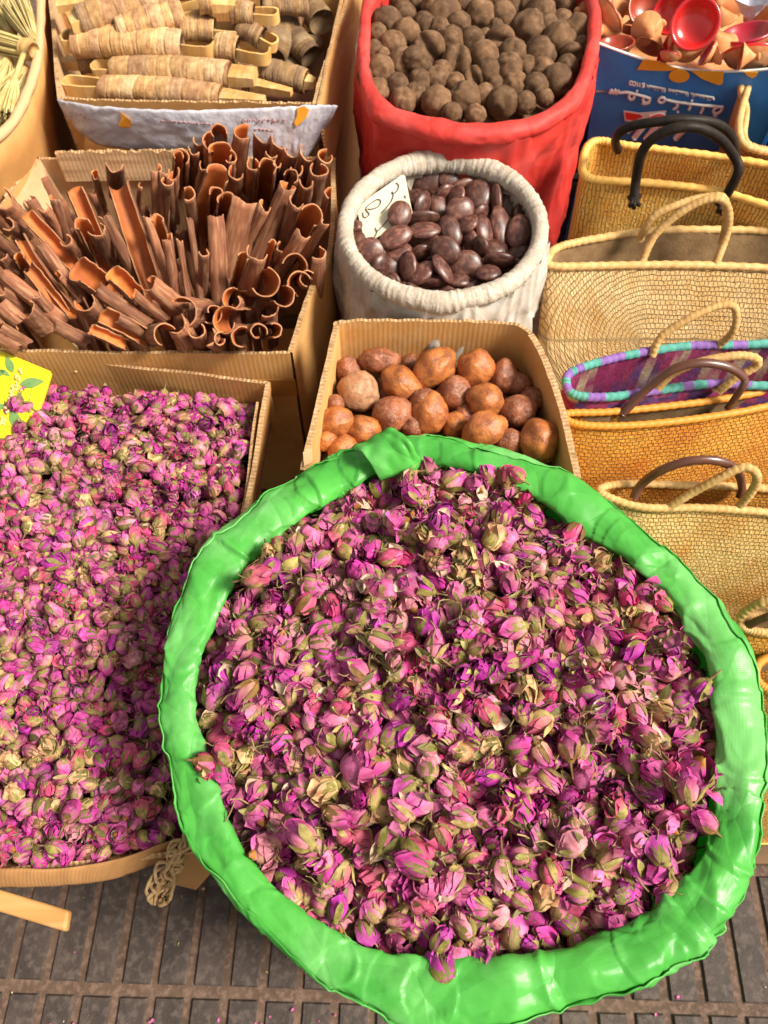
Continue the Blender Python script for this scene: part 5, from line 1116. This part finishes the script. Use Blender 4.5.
for src, conv, K_ in ((CA, A, 4.267), (CB, B, 4.096)):
    for k, (x1, y1, x2, y2, w, t) in enumerate(src):
        t1 = conv(x1, y1); t2 = conv(x2, y2)
        lying = t1[1] > 262 and t1[0] < 160 or t in 'es' and t != ''
        left = t1[0] < 60 or (t1[1] > 255 and t1[0] < 175)
        f = max(0, min(1, (t1[1] - 140) / 200))
        if t and t in 'es': tip = P(*t1, .545); dirn = unit(CAM - tip) * .8 + np.array([rq.uniform(-.35, .35), -.1, .15]); base = tip - unit(dirn) * .07
        else:
            zt = .578 - .030 * f if not left else .565 - .030 * max(0, (t1[1] - 200) / 150); zb_ = .49 if not left else .508
            tip = P(*t1, zt); base = P(*t2, zb_)
            ax = unit(tip - base); base = base - ax * (.045 if not left else .0)
            if base[1] < CFR[1] + .02: base = base + ax * max(0, (CFR[1] + .02 - base[1]) / max(.2, ax[1])) * (1 if ax[1] > .2 else 0)
        w *= 1.15 if t and t in 'es' else .98; W_ = w / K_ * np.linalg.norm((tip + base) / 2 - CAM) / FPX * 1.0
        view = unit(CAM - (tip + base) / 2)
        openn = {'o': 2.2, 'f': 4.3, 'c': .9, 'e': 2.3, 's': .9, '': rq.uniform(1.7, 3.7)}[t or '']; scroll = {'c': .55, 's': .95}.get(t, .15)
        fac = view if t == 'o' else (-view if t in ('', 'f', 'c') else np.array([rq.uniform(-1, 1), rq.uniform(-1, 1), .2]))
        roll = rq.uniform(-.5, .5) + (1.3 if t == '' and rq.random() < .25 else 0) * rq.choice((-1, 1))
        V, F, fm = quill(tip, base, W_, openn, roll, k * 1.7 + (50 if src is CB else 0), fac, scroll=scroll)
        o = obj('cinnamon_quill', V, F, [M['cin_out'], M['cin_in'], M['cin_edge']], None, loc=base, fm=fm, uv=quill.uv)
        tag(o, 'x', 'cinnamon stick', GQ)
        ph = {'o': 'cinnamon quill showing its orange inside', 'f': 'flat piece of cinnamon bark', 'c': 'tightly rolled cinnamon quill', 'e': 'short curled cinnamon quill, open end up', 's': 'short scrolled cinnamon quill, open end up', '': 'brown cinnamon quill'}[t or '']
        items.append((t1[0], t1[1], o, ph))
rowlabels(items, 7)
# dim filler of bark stubs deeper in the box
parts = []
for k in range(90):
    x = rq.uniform(CFL[0] + .05, CFR[0] - .03); y = rq.uniform(CFR[1] + .04, CRR[1] - .03); base = np.array([x, y, .40]); d = np.array([(x + .16) * .9, .25, 1.0]); q = base + unit(d) * rq.uniform(.07, .10)
    V, F, _ = quill(q, base, rq.uniform(.012, .02), 1.6, rq.uniform(0, 6), k * .77, (1, 0, 0)); parts.append((V, F))
V, F = merge(parts); o = obj('bark_stubs', V, F, [M['cin_out']]); tag(o, 'broken cinnamon pieces deep between the standing quills', 'cinnamon', kind='stuff')

# ================================================================ BARK BUNDLES
def bundle(x1, y1, x2, y2, w, z1, z2, f0, f1, loops, label, tone=1.0, seed=0):
    S_ = 2.648; a = P(50 + x1 / S_, y1 / S_, z1); b = P(50 + x2 / S_, y2 / S_, z2); ax = unit(b - a); L_ = np.linalg.norm(b - a); w *= 1.05; R = w / S_ * np.linalg.norm((a + b) / 2 - CAM) / FPX / 2
    root = thing('bark_bundle', label, 'bark bundle', (a + b) / 2 - np.array([0, 0, R]), 'wrapped bark bundles in the box with the white liner')
    up_ = unit(np.array([0, 0, 1]) - ax * ax[2]); sd_ = np.cross(ax, up_)
    n = 150; ns = 20; V = []; C = []; rs_ = random.Random(seed)
    # bands: each turn of the ribbon has its own radius, lean and colour
    edges = [0]; 
    while edges[-1] < 1: edges.append(edges[-1] + rs_.uniform(.05, .15))
    bcol = [np.array(rs_.choice([(.60, .38, .18), (.52, .31, .13), (.64, .44, .24), (.42, .24, .12), (.56, .34, .15), (.46, .29, .16)])) * tone * rs_.uniform(.85, 1.15) for _ in edges]; br = [rs_.uniform(-.02, .03) for _ in edges]; bl = [rs_.uniform(-.03, .03) for _ in edges]
    for i in range(n):
        u = i / (n - 1)
        for j in range(ns):
            th = 2 * math.pi * j / ns; k = 0; uu = u
            for e in range(len(edges) - 1):
                if edges[e] + bl[e] * math.sin(th + e) <= uu: k = e
            k2 = min(k + 1, len(edges) - 1); e0 = edges[k] + bl[k] * math.sin(th + k); e1 = edges[k2] + bl[k2] * math.sin(th + k2); g = (uu - e0) / max(1e-4, e1 - e0); g = min(1, max(0, g))
            r = R * (1 + br[k] + .03 * g + .03 * nz(u * 14, math.cos(th) * 2, math.sin(th) * 2 + seed) + .03 * nz(u * 60, math.cos(th) * 1.5, math.sin(th) * 1.5 + seed)) * (.93 + .07 * math.sin(math.pi * u) ** .3) - R * (.05 if g < .06 else 0)
            c = a + ax * L_ * (f0 + (f1 - f0) * u) + up_ * .004 * math.sin(u * 3) ; V.append(c + up_ * math.cos(th) * r * .86 + sd_ * math.sin(th) * r); C.append(np.clip(bcol[k] * (1 + .3 * nz(u * 40, th * 2, seed + 3)) * (.7 if g < .05 else 1), .01, .8))
    V += [a + ax * L_ * (f0 + .004), a + ax * L_ * (f1 - .004)]; C += [bcol[0] * .5] * 2; F = [tuple(f) for f in gridf(n, ns, False, True)[:, ::-1]]; k0 = n * ns
    for j in range(ns): F.append((k0, j, (j + 1) % ns)); F.append((k0 + 1, (n - 1) * ns + (j + 1) % ns, (n - 1) * ns + j))
    obj('wrapping', V, F, M['wrap'], root, col=C)
    for (e, kind) in loops:      # e: 0 left end, 1 right end
        s0, s1 = (f0, 0.0) if e == 0 else (f1, 1.0); p0_ = a + ax * L_ * s0; p1_ = a + ax * L_ * s1; out = unit(p1_ - p0_) if np.linalg.norm(p1_ - p0_) > 1e-4 else (ax if e else -ax); ln = max(.012, np.linalg.norm(p1_ - p0_))
        if kind == 'loop':
            hw = R * .60; path = [p0_ - out * .01 + sd_ * hw * .8, p0_ + out * ln * .5 + sd_ * hw, p0_ + out * (ln - hw * .4) + sd_ * hw * .9, p0_ + out * ln, p0_ + out * (ln - hw * .4) - sd_ * hw * .9, p0_ + out * ln * .5 - sd_ * hw, p0_ - out * .01 - sd_ * hw * .8]
            q = catmull(path, 50); V = []
            for i in range(51):
                t = unit(q[min(i + 1, 50)] - q[max(i - 1, 0)]); nn = np.cross(t, up_)
                for (h, o_) in ((-1, -1), (1, -1), (1, 1), (-1, 1)): V.append(q[i] + up_ * h * R * .42 * (1 + .1 * nz(i * .2, seed)) + nn * o_ * .0014)
            obj('bark_loop', V, gridf(51, 4, False, True), M['strip'], root, smooth=False)
        else:
            hw = R * (.75 if kind == 'block' else .7); tp_ = .95 if kind == 'block' else .45; V = []
            for i in range(20):
                u = i / 19; c = p0_ - out * .012 + out * (ln + .012) * u; wq = hw * (1 - (1 - tp_) * u); 
                for (h, o_) in ((-.35, -1), (.45, -1), (.5, 0), (.45, 1), (-.35, 1)): V.append(c + sd_ * o_ * wq + up_ * h * R * (1 - .3 * u) + up_ * .0008 * nz(u * 9, seed))
            V += [p0_ - out * .01, p1_]; F = [tuple(f) for f in gridf(20, 5, False, True)] + [(100, (j + 1) % 5, j) for j in range(5)] + [(101, 95 + j, 95 + (j + 1) % 5) for j in range(5)]
            obj('wood_strip', V, F, M['strip'], root, smooth=False)
    return root
bundle(40,225,570,270,60,.545,.55,.19,.79,[(0,'loop'),(1,'strip')],'front wrapped bark bundle resting on the white printed liner', 1.05, 1)
bundle(115,185,545,205,64,.555,.56,.12,.85,[(0,'loop'),(1,'block')],'second wrapped bark bundle from the front with a square pale end', .85, 2)
bundle(35,110,437,127,70,.575,.575,.08,.80,[(0,'loop'),(1,'loop')],'thick pale bark bundle with a big open loop at its right end', 1.2, 3)
bundle(440,125,582,148,62,.57,.565,0,.42,[(1,'loop')],'short bark bundle whose smooth pale loop points right', 1.0, 4)
bundle(70,58,330,-5,66,.60,.60,0.02,.98,[(0,'block')],'bark bundle slanting up to the back edge of the box', .95, 5)
bundle(180,84,422,22,62,.59,.60,0.0,.72,[(1,'loop')],'slanting bark bundle lying just behind the thick pale one', 1.05, 6)
bundle(350,78,510,88,56,.585,.58,.0,.55,[(1,'loop')],'knotted bark bundle with a double loop in the middle of the pile', 1.0, 7)
bundle(500,72,600,122,52,.585,.57,.0,.62,[(1,'loop')],'greyish bark bundle with a pale looped end facing the dark corner', .75, 8)
bundle(480,38,605,44,50,.60,.60,.0,.5,[(1,'loop')],'bark bundle with a broad flat loop behind the greyish one', .9, 9)
bundle(395,12,510,14,48,.615,.61,.0,.3,[(1,'block')],'bright yellow ended bark bundle at the very back', 1.1, 10)
bundle(20,14,150,2,52,.59,.59,.7,1.0,[(0,'block')],'bark bundle with a fat yellow end in the back left corner', 1.1, 11)
bundle(500,180,700,222,58,.535,.53,.0,.9,[(1,'strip')],'dark bark bundle lying low beneath the square ended one', .6, 12)
bundle(520,222,640,246,46,.54,.54,.0,.12,[(1,'strip')],'bark bundle with a torn yellow strip end near the front right', 1.0, 13)
bundle(22,170,120,165,52,.54,.54,.6,1.0,[(0,'strip')],'bark bundle stub with an orange end behind the front loop', .9, 14)
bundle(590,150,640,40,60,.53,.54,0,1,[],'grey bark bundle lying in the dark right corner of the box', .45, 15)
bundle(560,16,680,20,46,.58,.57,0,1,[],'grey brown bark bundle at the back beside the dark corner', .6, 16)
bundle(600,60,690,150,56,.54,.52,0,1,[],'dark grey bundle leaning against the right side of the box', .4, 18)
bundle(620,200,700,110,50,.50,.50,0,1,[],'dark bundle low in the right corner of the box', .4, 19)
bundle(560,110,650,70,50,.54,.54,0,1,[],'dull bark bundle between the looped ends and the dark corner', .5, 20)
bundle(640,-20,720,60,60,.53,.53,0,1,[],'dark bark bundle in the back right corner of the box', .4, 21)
bundle(250,-30,560,-40,60,.60,.60,0,1,[],'bark bundle along the back wall of the box', .9, 17)
V, F = boxmesh((BFL * .5 + BFR * .5) + np.array([0, .16, -.09]), (.34, .26, .06)); 
# ================================================================ CLAY TAGINES
def lathe(prof, n=40, cap=False):
    V = []
    for i in range(n):
        a = 2 * math.pi * i / n
        for r, z in prof: V.append((r * math.cos(a), r * math.sin(a), z))
    return np.array(V), gridf(n, len(prof), True)
def dish(px, py, r, z, facing, label, glaze='glaze', S_=3.979):
    p = P(575 + px / S_, py / S_, z); R = r / S_ * np.linalg.norm(p - CAM) / FPX; root = thing('clay_dish', label, 'clay dish', p, 'small clay tagine pieces in the blue bag'); root.rotation_mode = 'QUATERNION'; root.rotation_quaternion = rot_from(facing)
    def add(nm, prof, m_):
        V, F = lathe([(a * R, b * R) for a, b in prof]); me = make_mesh(nm, V, F, [M[m_]]); o = link(nm, me, root)
    add('bowl_inside', [(.0, -.38), (.35, -.36), (.62, -.25), (.80, -.08), (.86, .02), (.90, .05)], glaze); add('bowl_rim', [(.90, .05), (.95, .07), (1.0, .05), (1.01, .0), (.98, -.05)], glaze)
    add('bowl_outside', [(.98, -.05), (.92, -.16), (.78, -.34), (.55, -.46), (.5, -.52), (.0, -.52)], 'clay')
def lid(px, py, r, z, facing, label, h=1.05, S_=3.979):
    p = P(575 + px / S_, py / S_, z); R = r / S_ * np.linalg.norm(p - CAM) / FPX; root = thing('tagine_lid', label, 'clay lid', p, 'small clay tagine pieces in the blue bag'); root.rotation_mode = 'QUATERNION'; root.rotation_quaternion = rot_from(facing)
    def add(nm, prof, m_):
        V, F = lathe([(a * R, b * R) for a, b in prof]); me = make_mesh(nm, V, F, [M[m_]]); link(nm, me, root)
    add('cone', [(1.0, -.02), (1.0, .05), (.93, .12), (.78, .26), (.60, .46), (.42, .70), (.27, .90), (.20, h)], 'clay'); add('knob', [(.20, h), (.17, h + .05), (.22, h + .12), (.30, h + .20), (.29, h + .32), (.20, h + .40), (0, h + .42)], 'clay'); add('underside', [(.0, .55), (.4, .40), (.75, .16), (.92, .0), (1.0, -.02)], 'glaze_dark')
cf = unit(CAM - P(690, 20, .6))
def fc(dx, dy, k=1.0): return unit(cf * k + RGT * dx + UPV * dy)
dish(478, 95, 76, .635, fc(0, .05), 'bright red glazed clay dish facing up in the middle of the blue bag')
dish(380, 55, 60, .60, fc(-.25, .1), 'red glazed clay dish just behind the bright one')
dish(278, 32, 60, .60, fc(.5, .3), 'clay dish with a dark hollow at the back of the bag', 'glaze_dark')
dish(686, 130, 80, .595, fc(.0, .75, .6), 'crimson glazed clay bowl standing level near the right side', 'glaze_pink')
dish(700, 212, 84, .585, fc(.1, 1.0, .25), 'red rimmed clay dish tilted on edge below the crimson bowl')
dish(368, 178, 62, .590, fc(-1.1, .5, .15), 'red clay dish standing on edge beside the tall brown lid')
dish(165, 172, 60, .585, fc(.1, .7, .6), 'dark orange glazed dish at the front left of the bag', 'glaze_dark')
dish(525, 208, 42, .60, fc(-.9, .6, .2), 'pinkish dish standing on edge against the printed front', 'glaze_pink')
dish(566, 218, 32, .60, fc(.9, .5, .3), 'little dish edge showing beside the printed front', 'glaze_dark')
dish(140, 62, 62, .59, fc(.9, .7, .25), 'terracotta dish leaning against a lid at the back left', 'glaze_dark')
dish(450, -10, 60, .60, fc(.2, .3), 'red glazed dish at the far back of the blue bag')
dish(378, 218, 34, .60, fc(.3, .8, .3), 'pink edged dish low against the orange print', 'glaze_pink')
lid(120, 110, 58, .575, fc(-.3, -.2), 'pale clay lid at the left side with its cone turned up'); lid(150, 38, 56, .585, fc(.9, .2, .3), 'clay lid with a round knob pointing right at the back left')
lid(285, 112, 50, .59, fc(.2, -.3, 1), 'round shouldered clay lid behind the tall brown one'); lid(298, 188, 52, .575, fc(.5, 1.0, .2), 'tall brown clay lid with its knob up, third from the left', 1.3)
lid(440, 175, 58, .60, fc(-.5, -.6, .7), 'shiny brown clay lid whose point faces down and left'); lid(572, 190, 58, .58, fc(-.15, .6, .7), 'broad pale clay lid right of the shiny brown one')
lid(590, 92, 44, .58, fc(-.2, .8, .5), 'pale clay lid with a small knob behind the broad one'); lid(612, 22, 56, .59, fc(-.6, .2, .7), 'orange clay lid near the white plastic scrap')
lid(660, 225, 40, .60, fc(.9, .0, .2), 'small clay lid lying on its side at the front right'); lid(215, 120, 34, .575, fc(.3, .9, .2), 'narrow clay lid squeezed between two dishes')
lid(45, 58, 44, .57, fc(-.5, .2), 'clay lid at the left edge touching the red sack'); lid(222, -10, 50, .59, fc(.1, .2), 'clay lid at the back left edge of the picture'); lid(750, 60, 60, .575, fc(.2, .2), 'large brown clay lid at the back right corner')
V = []
for i in range(20):
    for j in range(12): p = P(596 + 12 * i, -40 + 12 * j, .53); V.append(p + np.array([0, 0, .006 * nz(i, j)]))
obj('packed_clay', V, gridf(20, 12), M['clay'], bt)
# crumpled white plastic at the back right
V = []
for i in range(24):
    for j in range(14):
        u, v = i / 23, j / 13; a = 2 * math.pi * u; c = P(752 - 4 * v, -4 + 24 * v, .64 - .03 * v); r = .022 * (1 - v) ** .8 + .002; V.append(c + np.array([math.cos(a), math.sin(a), 0]) * (r + .004 * nz(math.cos(a) * 2, math.sin(a) * 2, v * 4)))
o = obj('plastic_scrap', V, gridf(24, 14, True), M['flap_white']); tag(o, 'crumpled cone of white plastic standing among the clay lids', 'plastic scrap')

# ================================================================ STRAW BRUSHES
def brush(pts, r0, r1, label, seed, handle_=None):
    q = [P(*p) for p in pts]; root = thing('straw_brush', label, 'straw brush', q[0], 'straw brushes in the corner box'); rs_ = random.Random(seed); ax = unit(q[1] - q[0]); L_ = np.linalg.norm(q[1] - q[0]); u = unit(np.cross(ax, (0, 0, 1))); w = np.cross(ax, u); parts = []
    for k in range(90):
        a = rs_.uniform(0, 6.28); rr_ = math.sqrt(rs_.random()); o0 = (u * math.cos(a) + w * math.sin(a)) * rr_; p_ = [q[0] + o0 * r0, q[0] + ax * L_ * .5 + o0 * (r0 + r1) * .55, q[0] + ax * L_ * rs_.uniform(.92, 1.08) + o0 * r1]
        parts.append(tube(catmull(p_, 6), .0011, 5))
    V, F = merge(parts); obj('bristles', V, F, M['straw'], root)
    V, F = tube([q[0] + ax * t for t in (-.006, 0, .006, .012)], lambda i, a: (r0 * .8, r0 * 1.15, r0 * 1.2, r0 * 1.1)[i] * (1 + .08 * math.sin(a * 7)), 14); obj('binding', V, F, M['rope'], root)
    if handle_: V, F = tube(catmull([q[0], P(*handle_)], 8), .0035, 8); obj('handle', V, F, M['straw'], root)
    return root
brush([(14, 82, .575), (6, 118, .56)], .006, .016, 'straw brush with its thin handle pointing up, nearest the bent carton corner', 1, (24, 52, .60))
brush([(31, 50, .58), (-30, 34, .57)], .012, .016, 'thick bundle of straight straw lying across the brushes', 2)
brush([(33, 40, .575), (16, 8, .585)], .006, .022, 'orange tinted straw brush fanning out against the carton side', 3)
brush([(8, 62, .56), (-6, 96, .55)], .007, .020, 'straw brush half buried at the left edge', 4)
brush([(12, 34, .56), (-8, 2, .575)], .007, .024, 'greyish straw brush fanning out at the back', 5)
brush([(24, 70, .555), (-4, 112, .54)], .008, .020, 'yellow green straw brush lying beneath the one with a handle', 6)
brush([(28, -10, .57), (2, -40, .57)], .007, .024, 'straw brush at the far end of the corner box', 7)
brush([(-30, 60, .55), (-50, 110, .54)], .008, .024, 'straw brush in the part of the corner box beyond the left edge', 8)
V = []
for i in range(14):
    for j in range(18): p = P(-150 + 13.5 * i, -40 + 10 * j, .53); V.append(p + np.array([0, 0, .004 * nz(i, j)]))
obj('packed_straw', V, gridf(14, 18), M['straw'], sb)
# filler under the bundles
V = []
for i in range(20):
    for j in range(12): p = BFL + (BFR - BFL) * (i / 19) + np.array([0, .008 + (BRR[1] - BFR[1] - .02) * j / 11, -.07 + .005 * nz(i, j)]); V.append(p)
obj('packed_bark', V, gridf(20, 12), M['cin_out'], bb)

# ================================================================ YELLOW PACKET
yp = [P(-40, 334, .508), P(51, 371, .494), P(22, 430, .484)]; yn = unit(np.cross(yp[1] - yp[0], yp[2] - yp[0])); yn = yn if np.dot(yn, CAM - yp[0]) > 0 else -yn
def yc_(x, y, off=0.0): return on_plane(x / 5.908, 330 + y / 5.908, yp[0], yn, off)
V, F = slab([yc_(*q) for q in ((-300, 0), (0, 118), (296, 240), (302, 252), (218, 516), (132, 588), (0, 648), (-360, 560))], yn, .006)
pk = obj('yellow_packet', V, F, M['yellow'], smooth=False); add_bevel(pk, .0012); tag(pk, 'bright yellow packet printed with green leaves standing in the box of rosebuds', 'packet')
def leaf(x1, y1, x2, y2, w, m_='leafprint', nm='leaf_print'):
    d = unit(np.array([x2 - x1, y2 - y1, 0]))[:2]; n_2 = np.array([-d[1], d[0]]); L2 = math.hypot(x2 - x1, y2 - y1); pts = []
    for k in range(9): u = k / 8; pts.append((x1 + d[0] * L2 * u + n_2[0] * w * math.sin(math.pi * u ** .8), y1 + d[1] * L2 * u + n_2[1] * w * math.sin(math.pi * u ** .8)))
    for k in range(7, 0, -1): u = k / 8; pts.append((x1 + d[0] * L2 * u - n_2[0] * w * math.sin(math.pi * u ** .8), y1 + d[1] * L2 * u - n_2[1] * w * math.sin(math.pi * u ** .8)))
    V, F = slab([yc_(a, b, .0011) for a, b in pts], yn, .0008); obj(nm, V, F, M[m_], pk, smooth=False)
for l in ((75, 250, 35, 150, 24), (115, 320, 262, 300, 30), (105, 365, 140, 465, 20), (70, 470, 110, 600, 32), (0, 235, 60, 270, 14), (-30, 260, 30, 240, 20), (-60, 470, 30, 440, 26), (-120, 300, -40, 350, 26), (-200, 200, -120, 260, 26)): leaf(*l)
rp = random.Random(2)
for k in range(60):
    u = rp.random(); x, y = 125 - 115 * u + rp.uniform(-16, 16), 225 + 330 * u + rp.uniform(-8, 8); V, F = slab([yc_(x + 7 * math.cos(t), y + 9 * math.sin(t), .0014 + .00005 * k) for t in np.linspace(0, 6.28, 7)[:-1]], yn, .0006); obj('flower_print', V, F, M['pinkprint'], pk, smooth=False)
for args in ((20, 590, 45, 560, 3, 3), (150, 520, 200, 300, 2, 7)):
    for s_ in scribble(*args, rp): V, F = tube([yc_(x, y, .001) for x, y in s_], .0004, 4); obj('small_print', V, F, M['leafprint'], pk)

# crumbs of petals and straw trodden into the paving
rg = np.random.default_rng(3); bb_ = []
for k in range(170):
    x, y = rg.uniform(-.75, .85), rg.uniform(-.30, .14); q = Quaternion((0, 0, 1), rg.uniform(0, 6.28)); bb_.append((int(rg.integers(0, len(BITS))), np.array([x, y, .0055]), q, rg.uniform(.002, .007)))
for k in range(90):
    x, y = rg.uniform(-.45, -.05), rg.normal(-.075, .012); q = Quaternion((0, 0, 1), rg.uniform(0, 6.28)); bb_.append((int(rg.choice([11, 12, 18, 19, 20])), np.array([x, y, .0045]), q, rg.uniform(.002, .006)))
o = bake('petal_crumbs', [], bb_, np.array([0.0, -.1, 0])); tag(o, 'tiny crumbs of petal and straw scattered in the paving grooves', 'crumbs', kind='stuff')
